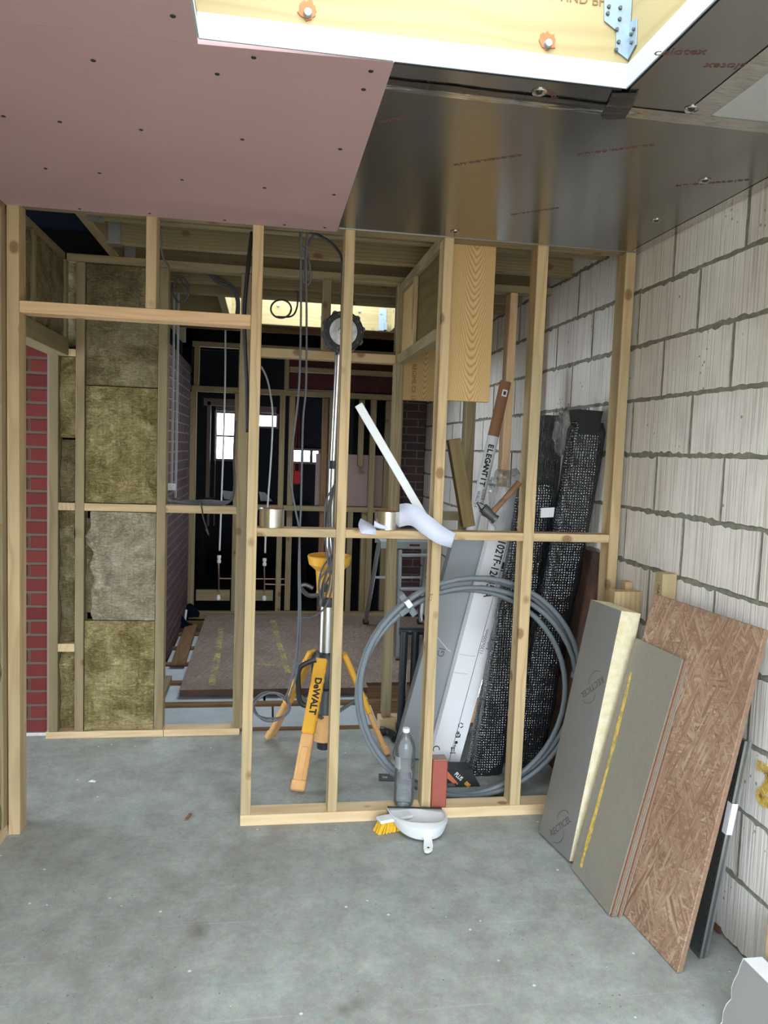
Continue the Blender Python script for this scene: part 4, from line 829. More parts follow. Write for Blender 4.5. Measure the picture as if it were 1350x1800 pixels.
# large flat light grey carton and two long white cartons
def slab_px(name, px, y, dep, mat, root, zmin=.002):
    q = [AY(u, v, y) for u, v in px]; q = [V((p.x, y, max(p.z, zmin))) for p in q]; return MB().solid(q, (0, dep, 0)).obj(name, mat, root)
gc = thing('flat_carton', (-.65, .72, 0), 'large flat light grey carton leaning behind the coil, left of the white cartons', 'carton')
g = slab_px('carton', ((694, 1332), (772, 1338), (880, 940), (801, 938)), .60, .07, M['carton_grey'], gc)
sl = (AY(801, 938, .6)-AY(694, 1332, .6)).normalized(); sy = V((0, -1, 0)).cross(sl)
text('GI', .05, axes(AY(776, 1147, .5985), sl, sy), M['ink_grey'], g, 'printed_code'); text('MU 2', .04, axes(AY(752, 1195, .5985), sl, sy), M['ink_grey'], g, 'printed_code')
MB().tube([AY(766, 1117, .599), AY(787, 1142, .599), AY(793, 1146, .599)], .0015, 5).obj('crease', M['carton'], g)
c1 = thing('long_carton', (-.58, .55, 0), 'wider long white carton with a large printed code, left one of the leaning pair', 'carton', 'long white cartons'); c2 = thing('long_carton', (-.5, .55, 0), 'slimmer long white carton with black symbols near its foot, right one of the pair', 'carton', 'long white cartons')
g1 = slab_px('carton', ((756, 1338), (787, 1344), (918, 858), (883, 856)), .53, .06, M['carton'], c1)
g2 = slab_px('carton', ((788, 1346), (806, 1352), (941, 862), (918.5, 860)), .53, .06, M['carton'], c2)
d1 = (AY(918, 858, .53)-AY(787, 1344, .53)).normalized(); dn = -d1; sy = V((0, -1, 0)).cross(dn)
text('102TF-12045-A', .056, axes(AY(869, 1000, .5285), dn, sy), M['ink'], g1, 'printed_code', .82, .001)
text('1130x500mm', .026, axes(AY(851, 1128, .5285), d1, -sy), M['ink_grey'], g2, 'printed_code', .9); text('Anthracite', .026, axes(AY(861, 1126, .5285), d1, -sy), M['ink_grey'], g2, 'printed_code', .9)
a = [(884, 988), (897, 990), (894, 1002), (881, 1000)]; strip_px(a, .529, M['ink'], g2, 'printed_band'); strip_px([(881, 1001.5), (894, 1003.5), (893, 1006), (880, 1004)], .529, M['ink'], g2, 'printed_band')
MB().tube([AY(807, 1150, .529), AY(835, 1154, .529)], .001, 4).obj('crease', M['carton_grey'], g1); MB().tube([AY(797, 1182, .529), AY(823, 1185, .529)], .001, 4).obj('crease', M['carton_grey'], g1)
def icon(u, v, kind):
    o = AY(u, v, .529); m = axes(o, (1, 0, 0), (.0, 0, 1)); mb = MB(); r = .011
    ring = lambda cx, cz, rr, th, a0=0, a1=2*PI: mb.tube([m @ V((cx+rr*math.cos(a0+(a1-a0)*k/14), cz+rr*math.sin(a0+(a1-a0)*k/14), 0)) for k in range(15)], th, 4)
    if kind == 0:
        for k in range(3): ring(0, 0, r, .0028, k*2.094+.3, k*2.094+1.8)
    elif kind == 1:
        ring(0, -.003, r, .0025); ring(0, .010, .005, .0022); mb.boxm(axes(m @ V((0, -.014, 0)), (1, 0, 0), (0, 0, 1)), (.024, .003, .002)); mb.boxm(axes(m @ V((0, -.003, 0)), (1, 0, 0), (0, 0, 1)), (.004, .014, .002))
    elif kind == 2:
        mb.lathe([(.008, 0), (.008, .001)], m, 10); mb.boxm(axes(m @ V((-.006, -.012, 0)), (1, 0, 0), (0, 0, 1)), (.003, .014, .002)); mb.boxm(axes(m @ V((-.006, -.019, 0)), (1, 0, 0), (0, 0, 1)), (.012, .003, .002))
    elif kind == 3:
        for s in (-.006, .006):
            mb.boxm(axes(m @ V((s, 0, 0)), (1, 0, 0), (0, 0, 1)), (.004, .02, .002)); mb.prism([(s-.006, .008), (s+.006, .008), (s, .016)], m, .001)
        mb.boxm(axes(m @ V((0, -.016, 0)), (1, 0, 0), (0, 0, 1)), (.03, .003, .002))
    mb.obj('printed_symbol', M['ink'], g2)
for k, (u, v) in enumerate(((810, 1275), (805, 1291), (802, 1305), (796, 1318))): icon(u, v, k)
o = AY(767, 1317, .5285); MB().tube([o+V((.016*math.cos(t), 0, .016*math.sin(t))) for t in [i*PI/10-.3 for i in range(14)]], .0025, 4).obj('printed_symbol', M['ink'], g1)
# clear bag over the carton tops
bg_ = thing('plastic_bag', (-.38, .5, 1.2), 'clear crumpled plastic bag pulled over the top ends of the white cartons', 'bag')
def blob(cx, cy, cz, rx, ry, rz, seed, amp=.2):
    def f(i, j):
        a = 2*PI*i; b = PI*j; d = V((math.cos(a)*math.sin(b), math.sin(a)*math.sin(b), math.cos(b))); k = 1+amp*noise.fractal(d*2.2+V((seed, 0, 0)), 1, 2, 3)
        sq = lambda x: math.copysign(abs(x)**.6, x); return V((cx+sq(d.x)*rx*k, cy+sq(d.y)*ry*k, cz+sq(d.z)*rz*k))
    return MB().grid(f, 28, 18, True)
q = AY(900, 886, .47); blob(q.x, .54, q.z+.0, .088, .085, .155, 3).obj('film', M['clear_film'], bg_, True, 0)
# bubble wrapped parcels
def parcel(name, lab, axis_px, wpx, y, dep, mat, seed, root=None, zc=.003, part='wrapping', cat='wrapped parcel'):
    pts = [AY(*(q if len(q) == 3 else (*q, y))) for q in axis_px]; pts = catmull(pts, 8); L = len(pts); n = 28
    r = root or thing(name, (pts[0].x, y, 0), lab, cat, 'bubble wrapped parcels')
    sc = (y-CAM.y)/FPX; mb = MB()
    def f(i, j):
        k = min(L-1, int(j*(L-1)+.5)); p = pts[k]; t = (pts[min(L-1, k+1)]-pts[max(0, k-1)]).normalized(); s = V((t.z, 0, -t.x)); a = 2*PI*i
        ca, sa = math.cos(a), math.sin(a); ca = math.copysign(abs(ca)**.5, ca); sa = math.copysign(abs(sa)**.5, sa)
        w0 = wpx[0]+(wpx[1]-wpx[0])*j; en = 1 if .02 < j < .98 else .82; wob = 1+.10*noise.noise(V((ca*2+seed, sa*2, j*14)))+.07*noise.noise(V((ca*7+seed, sa*7, j*5)))
        q = p+s*(ca*w0/2*sc*wob*en)+V((0, sa*dep/2*wob*en, 0)); q.z = max(q.z, zc); return q
    mb.grid(f, n, 46, True); m0 = len(mb.v); nv = 46
    mb.f += [tuple(i*nv for i in range(n)), tuple(i*nv+nv-1 for i in reversed(range(n)))]
    return mb.obj(part, mat, r, True, 50), r
_, wa = parcel('wrapped_parcel', 'short dark bubble wrapped parcel leaning right beside the white cartons', ((850, 1372, .44), (872, 1250, .42), (900, 1090, .40), (925, 960, .38), (944, 850, .36)), (58, 66), .40, .09, M['bubble_wrap'], 1)
q = [AY(u, v, .312) for u, v in ((951, 893), (975, 892), (973, 909), (950, 910))]; MB().solid(q, (0, .002, 0)).obj('white_label', M['carton'], wa)
_, wa2 = parcel('wrapped_parcel', 'grey netted edge strip standing just right of the slim white carton', ((828, 1366), (847, 1270), (873, 1140), (901, 1010)), (32, 26), .492, .03, M['bubble_wrap_grey'], 6)
_, wb_ = parcel('wrapped_parcel', 'tallest black bubble wrapped parcel with ribbed foam end cap', ((917, 1350, .50), (940, 1240, .45), (972, 1080, .38), (1003, 920, .31), (1034, 742, .25)), (74, 62), .38, .10, M['bubble_wrap'], 2)
q = [AY(u, v, .19) for u, v in ((1017, 719), (1060, 723), (1051, 765), (1022, 762))]; cpb = MB().solid(q, (0, .11, 0)).obj('foam_end_cap', M['black_foam'], wb_)
for k in range(9):
    t_ = k/8; a = q[0].lerp(q[3], t_*.9+.05); b = q[1].lerp(q[2], t_*.9+.05); MB().beam(a+V((0, -.001, 0)), b+V((0, -.001, 0)), .006, .004, (0, 0, 1)).obj('rib', M['black_foam'], cpb)
_, wc = parcel('wrapped_parcel', 'grey bubble wrapped pack of ribbed strips at the left of the tall parcel', ((893, 1312, .76), (915, 1220, .74), (935, 1040, .70), (952, 880, .67), (966, 730, .63)), (50, 56), .70, .06, M['bubble_wrap_grey'], 4)
for k in range(5):
    o_ = (k-2)*11; MB().tube([AY(u+o_*(.85+.03*i), v, yy_) for i, (u, v, yy_) in enumerate(((915, 1220, .702), (935, 1040, .662), (952, 880, .632), (966, 736, .594)))], .006, 6).obj('strip_edge', M['bubble_wrap_grey'], wc, True)
pf = thing('plastic_film', (-.2, .4, 1.6), 'shiny crumpled clear film bunched at the top of the grey pack', 'plastic film')
q = AY(996, 758, .34); blob(q.x, .36, q.z, .04, .035, .10, 8, .5).obj('film', M['clear_film'], pf, True, 0)
# rusty sheet against the block wall
rs = thing('rusty_sheet', (-.05, .45, 0), 'dark rusty brown steel sheet leaning on the block wall behind the last stud', 'steel sheet')
MB().solid([V((-.075, .12, .003)), V((-.075, .80, .003)), V((-.014, .80, 1.12)), V((-.014, .12, 1.12))], (.008, 0, 0)).obj('sheet', M['rusty'], rs)
# cardboard tube with white sleeve
ct = thing('cardboard_tube', (-.6, .3, .9), 'brown cardboard tube with a white printed sleeve leaning behind the nogging', 'tube')
ta, tb2, tc = AY(889, 671, .71), AY(867, 767, .71), AY(826, 945, .71); dt = (ta-tc).normalized(); tz = tc-dt*(tc.z-.02)/dt.z*1.0
MB().cyl(tb2, ta, .0285, n=24).obj('tube', M['cardboard'], ct, True); MB().cyl(tz, tb2, .0292, n=24).obj('sleeve', M['tube_white'], ct, True)
dd = -dt; yv = V((0, -1, 0)).cross(dd)
for i, chx in enumerate('ELEGANTIT'):
    text(chx, .038, axes(AY(863, 780, .6798)+dd*(.012+i*.0243)+yv*.002, dd, yv), M['ink'], ct, 'printed_letter', 1.0, .0016)
text('CODE WPC', .024, axes(AY(845, 878, .6798)+yv*.007, dd, yv), M['ink_grey'], ct, 'printed_letter', .85); text('WALL 2.4', .024, axes(AY(842, 878, .682)-yv*.010, dd, yv), M['ink_grey'], ct, 'printed_letter', .85)
lb = AY(887, 691, .6805); MB().boxm(axes(lb, dt, -yv), (.034, .026, .0012)).obj('barcode_sticker', M['carton'], ct); MB().boxm(axes(lb-V((0, .001, 0)), dt, -yv), (.018, .013, .0012)).obj('barcode', M['ink'], ct)
# olive timber block, hammer
tbk = thing('timber_block', (-.7, .05, 1.23), 'short olive treated timber block propped on the nogging against the middle stud', 'timber')
timber('block', AY(822.5, 925, .045), AY(797, 772, .045), .052, .05, M['olive'], tbk, (0, -1, 0))
hm = thing('hammer', (-.58, .045, 1.228), 'old hammer with wooden handle leaning on the nogging beside the timber block', 'hammer')
ha, hb2 = AY(862, 905, .045), AY(913, 848, .045); mbk = MB().tube([ha.lerp(hb2, k/8) for k in range(9)], lambda s: .012+.004*abs(s-.45), 10); mbk.obj('handle', M['brown_wood'], hm, True)
hdv = (hb2-ha).normalized(); pv = V((hdv.z, 0, -hdv.x)); hc = ha.copy(); hc.z = max(hc.z, 1.262)
MB().cyl(hc-pv*.045, hc+pv*.015, .022, .020, 14).cyl(hc+pv*.015, hc+pv*.03, .016, .022, 14).obj('head', M['dark_steel'], hm, True); MB().beam(hc-pv*.045, hc-pv*.082, .026, .026, (0, -1, 0), .004, .35).obj('peen', M['dark_steel'], hm)
# foil tape rolls with peeled backing
def roll(u0, u1, lab):
    a, b = AY(u0, 915, .04), AY(u1, 915, .04); r = (b.x-a.x)/2*.985; c = V(((a.x+b.x)/2, .043, 1.2285)); t_ = thing('tape_roll', c, lab, 'tape', 'foil tape rolls on the nogging'); T = Matrix.Translation(c)
    MB().lathe([(.0385, .001), (r-.001, .001), (r, .002), (r, .0745), (r-.001, .0755), (.0385, .0755), (.0385, .001)], T, 48, False).obj('foil_winding', M['foil_roll'], t_, True, 40)
    MB().lathe([(.0355, .0), (.0385, .0), (.0385, .0765), (.0355, .0765), (.0355, .0)], T, 36, False).obj('core', M['cardboard'], t_, True, 40); return t_, c, r
roll(455, 500, 'left silver foil tape roll standing alone on the nogging'); r2, rc2, rr2 = roll(658, 703, 'right silver foil tape roll with a long peeling paper tail')
def strip(ptsA, ptsB, name, mat, root, th=.0006):
    A, B = catmull(ptsA, 8), catmull(ptsB, 8); mb = MB(); n = len(A)
    mb.add(A+B, [(i, i+1, n+i+1, n+i) for i in range(n-1)]); o = mb.obj(name, mat, root, True, 0); s = o.modifiers.new('s', 'SOLIDIFY'); s.thickness = th; return o
strip([AY(702, 886, .03), AY(722, 886, -.01), AY(752, 904, -.03), AY(780, 926, -.035), AY(801, 938, -.03)], [AY(701, 927, .03), AY(722, 924, -.012), AY(742, 938, -.035), AY(768, 955, -.045), AY(793, 963, -.02)], 'paper_tail', M['paper'], r2)
strip([AY(658, 915, -.002), AY(668, 921, -.012), AY(690, 928, -.006)], [AY(657, 926, -.006), AY(668, 929, -.014), AY(690, 931, -.008)], 'paper_start', M['paper'], r2)
pp = thing('paper_scrap', AY(645, 932, .02), 'small curled scrap of bluish backing paper lying over the nogging edge', 'paper')
strip([AY(634, 911, .05), AY(630, 922, .02), AY(633, 934, -.006), AY(636, 938, -.008)], [AY(646, 917, .05), AY(655, 923, .03), AY(661, 930, .005), AY(660, 940, -.006)], 'paper', M['paper'], pp)
# white strip leaning to the right
ws = thing('white_strip', AY(738, 895, .10), 'white plastic strip propped diagonally between the nogging and the lamp stand stud', 'strip')
a, b = AY(630, 711, .115), AY(742, 903, .115); timber('strip', a, b+(b-a).normalized()*.07, .034, .012, M['white'], ws, (0, -1, 0))

# ================================================================== tower light on its tripod
LC = V((-1.203, .66, 0)); lt = thing('tripod_light', LC, 'yellow and black tripod work light with telescopic steel mast behind the near studs', 'work light')
MB().cyl(LC+V((0, 0, .50)), LC+V((0, 0, .795)), .041, n=28).obj('mast_section', M['steel'], lt, True)
MB().cyl(LC+V((0, 0, .80)), LC+V((.004, 0, 1.475)), .0225, n=20).obj('mast_section', M['steel'], lt, True); MB().cyl(LC+V((.004, 0, 1.475)), LC+V((.015, 0, 2.06)), .0175, n=20).obj('mast_section', M['steel'], lt, True)
MB().lathe([(.0225, -.02), (.03, -.02), (.03, .02), (.02, .02)], Matrix.Translation(LC+V((.004, 0, 1.475))), 20).obj('mast_clamp', M['black_plastic'], lt, True)
MB().lathe([(.041, -.02), (.052, -.02), (.054, .0), (.050, .022), (.03, .03)], Matrix.Translation(LC+V((0, 0, .80))), 24).obj('mast_clamp', M['black_plastic'], lt, True)
br_ = MB().lathe([(.105, 1.03), (.108, 1.025), (.100, .985), (.066, .955), (.058, .86), (.062, .83)], Matrix.Translation(LC), 28, False).obj('yellow_collar', M['yellow'], lt, True); s_ = br_.modifiers.new('s', 'SOLIDIFY'); s_.thickness = .004
MB().box(LC+V((-.012, -.075, .83)), LC+V((.05, -.045, .955)), .006).obj('collar_lug', M['yellow'], lt); MB().box(LC+V((-.03, -.072, .86)), LC+V((.03, -.066, .90)), .002).obj('collar_slot', M['black_plastic'], lt)
pts = [AY(u, v, .60) for u, v in ((566, 1046), (545, 1047), (534, 1040), (529, 1031), (537, 1028), (550, 1034))]; MB().tube(catmull(pts, 5), .011, 8).obj('side_grip', M['dark_steel'], lt, True)
hub = MB().lathe([(.05, .36), (.072, .38), (.074, .52), (.06, .545), (.041, .55)], Matrix.Translation(LC), 24).obj('hub', M['black_plastic'], lt, True)
MB().cyl(LC+V((0, 0, .20)), LC+V((0, 0, .38)), .036, n=20).obj('mast_section', M['dark_steel'], lt, True)
MB().lathe([(.03, .10), (.055, .10), (.058, .20), (.03, .24)], Matrix.Translation(LC), 20).obj('base_cup', M['worn_yellow'], lt, True); MB().lathe([(.02, .05), (.034, .055), (.034, .10)], Matrix.Translation(LC), 16).obj('base_knob', M['black_plastic'], lt, True)
feet = [AZ(523, 1393, .008), AZ(474, 1298, .008), AZ(680, 1325, .008)]
for i, ft in enumerate(feet):
    rad = V((ft.x-LC.x, ft.y-LC.y, 0)).normalized(); tp = LC+rad*.088+V((0, 0, .535)); dl = (ft-tp).normalized(); side = rad.cross(V((0, 0, 1))).normalized(); nrm = side.cross(dl).normalized(); nrm = nrm if nrm.dot(rad) > 0 else -nrm
    md = tp.lerp(ft, .58)
    leg = MB().beam(tp, md, .062, .030, nrm, .007).obj('leg', M['yellow'], lt); MB().beam(md, ft-dl*.012, .060, .026, nrm, .006).obj('leg_extension', M['worn_yellow'], leg)
    MB().boxm(axes(ft-dl*.03+nrm*.004, dl, side), (.05, .066, .030), .006).obj('foot', M['worn_yellow'], leg)
    for k in range(6): q = tp.lerp(ft, .10+.075*k)+side*(-.031)+nrm*.004; MB().boxm(axes(q, dl, side), (.016, .006, .014), .002).obj('moulded_notch', M['yellow'], leg)
    st = tp.lerp(ft, .42)-nrm*.018; MB().beam(LC+V((0, 0, .22))+rad*.04, st, .018, .008, nrm, .002).obj('leg_strut', M['dark_steel'], leg)
    if i == 0:
        sd = side if side.x > 0 else -side; q = tp.lerp(ft, .30)+nrm*.0156; text('DeWALT', .046, axes(q+sd*.006, dl, sd), M['ink'], leg, 'printed_name', .95, .0018)
        MB().boxm(axes(tp.lerp(ft, .80)+nrm*.012, dl, side), (.15, .030, .012), .005).obj('worn_ridge', M['worn_yellow'], leg)
pts = [AY(u, v, .52) for u, v in ((556, 1160), (545, 1163), (529, 1172), (524, 1186), (525, 1215), (527, 1232), (535, 1240), (546, 1238))]; MB().tube(catmull(pts, 5), .0125, 8).obj('carry_handle', M['black_plastic'], lt, True)
hc = AY(603, 584, .62); n = 60
def ringr(a): return .098+.007*(1 if math.sin(a*10) > .2 else -.3)
MB().prism([(ringr(2*PI*k/n)*math.cos(2*PI*k/n), ringr(2*PI*k/n)*math.sin(2*PI*k/n)) for k in range(n)], axes(hc+V((0, .03, 0)), (1, 0, 0), (0, 0, 1)), .05).obj('lamp_housing', M['black_plastic'], lt)
MB().lathe([(.066, 0), (.070, .010), (.090, .010), (.095, .0)], axes(hc-V((0, .02, 0)), (1, 0, 0), (0, 0, 1)), 40, False).obj('bezel', M['black_rubber'], lt, True)
MB().lathe([(.001, .006), (.066, .002)], axes(hc-V((0, .0202, 0)), (1, 0, 0), (0, 0, 1)), 32, False).obj('lens', M['lamp_lens'], lt, True); MB().lathe([(.024, .009), (.020, .012), (.006, .012)], axes(hc-V((0, .02, 0)), (1, 0, 0), (0, 0, 1)), 20, False).obj('lens_centre', M['galv'], lt, True)
for k in range(10):
    a = 2*PI*k/10; q = hc+V((math.cos(a)*.083, -.032, math.sin(a)*.083)); MB().cyl(q, q-V((0, .004, 0)), .004, n=8).obj('rivet', M['dark_steel'], lt)
MB().beam(hc+V((-.013, .02, -.10)), LC+V((.015, .0, 2.03)), .035, .03, (0, -1, 0), .004).obj('head_bracket', M['black_plastic'], lt)

# ================================================================== cables
def cable(pp, r, mat, lab, y=None, n=6, grp='hanging cables', name='cable', closed=False):
    pts = [AY(*p) if len(p) == 3 else p for p in pp]; pts = catmull(pts, n)
    return tag(MB().tube(pts, r, 7).obj(name, M[mat], None, True, 0), lab, 'cable', grp)
cable([(530, 398, .10), (529, 460, .10), (529, 560, .10), (526, 676, .08), (518, 753, .06), (511, 805, .05), (511, 845, .045), (519, 895, .045), (526, 935, .045), (525, 1000, .05), (525, 1080, .06), (521, 1150, .08), (510, 1205, .10), (502, 1225, .12)], .0045, 'cable_grey', 'grey cable bowing left as it drops through the nogging beside the left tape roll')
cable([(541, 398, .10), (538, 470, .10), (539, 560, .10), (538, 676, .08), (533, 734, .06), (531, 800, .05), (529, 890, .045), (527, 935, .048), (527, 1000, .055), (528, 1080, .06), (526, 1140, .08), (520, 1190, .10), (508, 1228, .11)], .0045, 'cable_grey', 'straight grey cable dropping through the nogging, right one of the long pair')
lp = []
for k in range(40): a = 2*PI*k/14; lp.append((477+31*math.cos(a)*(1-.06*math.sin(k*.8)), 1242+24*math.sin(a)*(1-.08*math.cos(k*.7))+1.5*math.sin(k), .12+.002*k))
cable([(505, 1222, .12)]+lp, .0042, 'cable_grey', 'coiled end of grey cable hanging low beside the tripod leg', grp='cable coils', name='cable_coil')
cable([(527, 402, .12), (530, 430, .12), (540, 445, .12), (546, 480, .12), (546, 494, .12), (540, 500, .12), (534, 490, .12), (537, 460, .12), (537, 440, .12), (553, 410, .14)], .0048, 'cable_grey', 'folded grey cable tied in a figure eight below the pink ceiling')
cable([(536, 404, .12), (565, 416, .14), (590, 435, .16), (601, 460, .2), (601, 520, .25), (599, 640, .35), (594, 760, .45), (590, 850, .52)], .006, 'cable_black', 'black cable running from the ceiling down behind the second stud to the lamp mast')
for k, (dx, lab) in enumerate(((0, 'outer grey cable looped around the yellow collar of the lamp'), (5, 'middle grey cable looped around the yellow collar of the lamp'), (9, 'inner grey cable looped around the yellow collar of the lamp'))):
    cable([(592, 800, .52), (590+dx*.3, 845, .52), (574+dx, 880, .50), (571+dx*1.2, 930, .50), (576+dx, 985, .50), (580-dx*2, 1020, .50), (570-dx*.6, 1052, .50), (560+dx, 1036, .52), (566+dx*2, 1000, .53), (584, 975, .53)], .0045, 'cable_grey', lab, grp='cables around the lamp collar')
cable([(583, 980, .52), (585, 1020, .51), (575, 1062, .50), (553, 1083, .50), (530, 1086, .52), (521, 1085, .53)], .0048, 'cable_grey', 'grey cable end hanging left of the shiny lower lamp mast')
cable([(443, 408, .14), (436, 470, .13), (430, 540, .12), (430, 590, .12), (434, 680, .13), (435, 760, .14)], .0085, 'cable_black', 'thick dark conduit hanging just left of the doorway stud')
lp = []
for k in range(22): a = 2*PI*k/9; lp.append((494+18*math.cos(a), 543+16*math.sin(a), .55+.002*k))
cable(lp+[(512, 556, .55), (522, 540, .55), (523, 515, .55), (520, 512, .55)], .0042, 'cable_black', 'black cable coil silhouetted against the bright roof light trimmer', grp='cable coils', name='cable_coil')
lp = []
for k in range(20): a = 2*PI*k/9; lp.append((317+13*math.cos(a)+k*.1, 510+22*math.sin(a), 1.3+.002*k))
cable([(283, 400, .3), (286, 450, .5), (305, 478, 1.25)]+lp, .004, 'cable_grey', 'grey cable coil hanging in the dark left of the doorway lintel', grp='cable coils', name='cable_coil')
for k, lab in enumerate(('uppermost cable of the bundle drooping behind the lintel', 'middle cable of the bundle drooping behind the lintel', 'lowest cable of the bundle drooping behind the lintel')):
    cable([(370-k*2, 478+k*2, 1.4), (385, 490+k*5, 1.45), (408, 502+k*4, 1.5), (420-k*2, 525+k*3, 1.55), (420-k*3, 560, 1.55)], .0055, 'cable_grey', lab, grp='cable bundle behind the lintel')
for k, lab in enumerate(('front cable of the bunch lying along the middle nogging', 'middle cable of the bunch lying along the middle nogging', 'rear cable of the bunch lying along the middle nogging')):
    cable([(292, 870+k*2, 1.05), (300, 880+k*1, 1.05), (330, 885-k*2, 1.06+.01*k), (365, 886-k*3, 1.05), (395, 886-k*2, 1.05), (408, 874+k, 1.07), (412, 848, 1.10), (411, 800, 1.12), (414, 740, 1.13)], .006, 'cable_grey', lab, grp='cables on the middle nogging')
cable([(352, 880, .99), (355, 895, .985), (358, 912, .985), (364, 930, .99), (367, 940, .99), (362, 930, 1.0)], .004, 'cable_black', 'short black cable end dangling below the middle nogging', grp='cables on the middle nogging')
# ================================================================== middle room
def pipe(pp, lab, fit, ball):
    r = thing('water_pipe', AY(*fit), lab, 'pipe', 'white water pipes'); MB().tube(catmull([AY(*p) for p in pp], 6), .0085, 8).obj('pipe', M['white'], r, True, 0)
    f = AY(*fit); MB().lathe([(.012, -.035), (.018, -.033), (.018, -.008), (.013, -.004), (.013, .004), (.018, .008), (.018, .033), (.012, .035)], Matrix.Translation(f), 14).obj('coupling', M['white'], r, True)
    b = AY(*ball); MB().cyl(f-V((0, 0, .03)), b+V((0, .02, .06)), .006, n=8).obj('tail', M['copper'], r, True); MB().lathe([(.001, -.022), (.016, -.018), (.021, 0), (.016, .016), (.012, .026), (.001, .028)], Matrix.Translation(b), 14).obj('end_cap', M['white'], r, True)
pipe([(396, 545, 3.93), (396, 640, 3.93), (394, 740, 3.93), (391, 830, 3.93), (388, 910, 3.93), (386, 968, 3.93)], 'straight white water pipe hanging in front of the back partition, left one', (385, 983, 3.93), (384, 1051, 3.965))
pipe([(459, 644, 3.93), (470, 668, 3.93), (478, 712, 3.93), (479, 750, 3.93), (476, 810, 3.93), (471, 880, 3.93), (467, 940, 3.93), (466, 972, 3.93)], 'bowed white water pipe right of the doorway stud, in front of the back partition', (465, 988, 3.93), (464.5, 1052, 3.965))
for k, (u0, u1, v, lab) in enumerate(((386, 500, 1017, 'upper copper pipe running across behind the water pipes'), (466, 500, 1027, 'lower short copper pipe behind the bowed water pipe'))):
    tag(MB().cyl(AY(u0, v, 4.1), AY(u1, v+1, 4.1), .0075, n=10).obj('copper_pipe', M['copper'], None, True), lab, 'pipe', 'copper pipes')
# strand boards on the joists with faint spray lines
for (x0, x1, y0, y1, z0, z1, lab, fr) in ((-2.02, -.84, 1.70, 3.84, -.011, .030, 'large worn strand board laid on the floor joists of the middle room', 1), (-.835, -.06, 1.86, 3.86, -.011, .012, 'paler strand board laid on the joists at the right of the middle room', 0)):
    r = thing('floor_board', ((x0+x1)/2, (y0+y1)/2, z0), lab, 'board', 'strand boards on the joists'); f = MB().box((x0, y0, z1-.003), (x1, y1, z1)).obj('face', M['osb_old'], r); MB().box((x0+.002, y0+.002, z0), (x1-.002, y1-.002, z1-.003)).obj('core', M['osb_edge_dark'], r)
    if fr:
        for px in (((480, 1090), (487, 1120), (497, 1150), (507, 1183)), ((440, 1168), (470, 1168), (503, 1168)), ((388, 1105), (383, 1150), (372, 1204))):
            pts = [AZ(u, v, z1+.0006) for u, v in px]; mb = MB()
            for i in range(len(pts)-1): d = (pts[i+1]-pts[i]).normalized(); s = V((-d.y, d.x, 0))*.022; mb.solid([pts[i]-s, pts[i]+s, pts[i+1]+s, pts[i+1]-s], (0, 0, .0006))
            mb.obj('spray_line', M['spray_faint'], f)
for i, (x0, x1, y0, y1, lab) in enumerate(((-2.09, -1.45, 1.15, 1.54, 'white floor insulation slab nearest the doorway sill'), (-1.445, -.84, 1.15, 1.54, 'white floor insulation slab behind the tripod legs'), (-2.2, -1.5, 1.595, 1.975, 'white floor insulation slab half hidden under the worn strand board'), (-1.495, -.84, 1.595, 1.975, 'white floor insulation slab between joists beside the post'), (-2.2, -2.025, 2.03, 2.415, 'small white insulation piece left of the worn strand board, nearest'), (-2.2, -2.025, 2.47, 2.855, 'small white insulation piece left of the worn strand board, middle'), (-2.2, -2.025, 2.91, 3.295, 'small white insulation piece left of the worn strand board, farthest'))):
    tag(MB().box((x0+.003, y0+.003, -.239), (x1-.003, y1-.003, -.03), .003).obj('floor_insulation', M['eps'], None), lab, 'insulation', 'floor insulation between joists')
pk3 = thing('loose_plank', (-2.1, 3.0, 0), 'grey dusty loose plank beside the worn strand board', 'plank'); timber('plank', (-2.10, 2.35, .005), (-2.12, 3.55, .005), .10, .018, M['brown_wood'], pk3, (0, 0, 1))
for k, (u, v, s, lab) in enumerate(((336, 1084, .09, 'black torn plastic piece standing against the back partition'), (321, 1103, .10, 'black plastic piece lying by the dark brick wall'))):
    c = AZ(u, v, .0); r = thing('plastic_scrap', c, lab, 'plastic scrap', 'black plastic scraps'); MB().grid(lambda i, j: c+V(((i-.5)*s*1.6, (j-.5)*s+.03*noise.noise(V((i*3, j*3, k))), .005+s*1.1*j*(.6+.5*math.sin(i*4+k)))), 8, 6).obj('film', M['membrane'], r)
c = AZ(325, 1092, .02); tag(MB().cyl(c, c+V((.01, 0, .10)), .010, n=10).obj('pipe_stub', M['white'], None, True), 'tiny white pipe stub standing near the black plastic scraps', 'pipe')
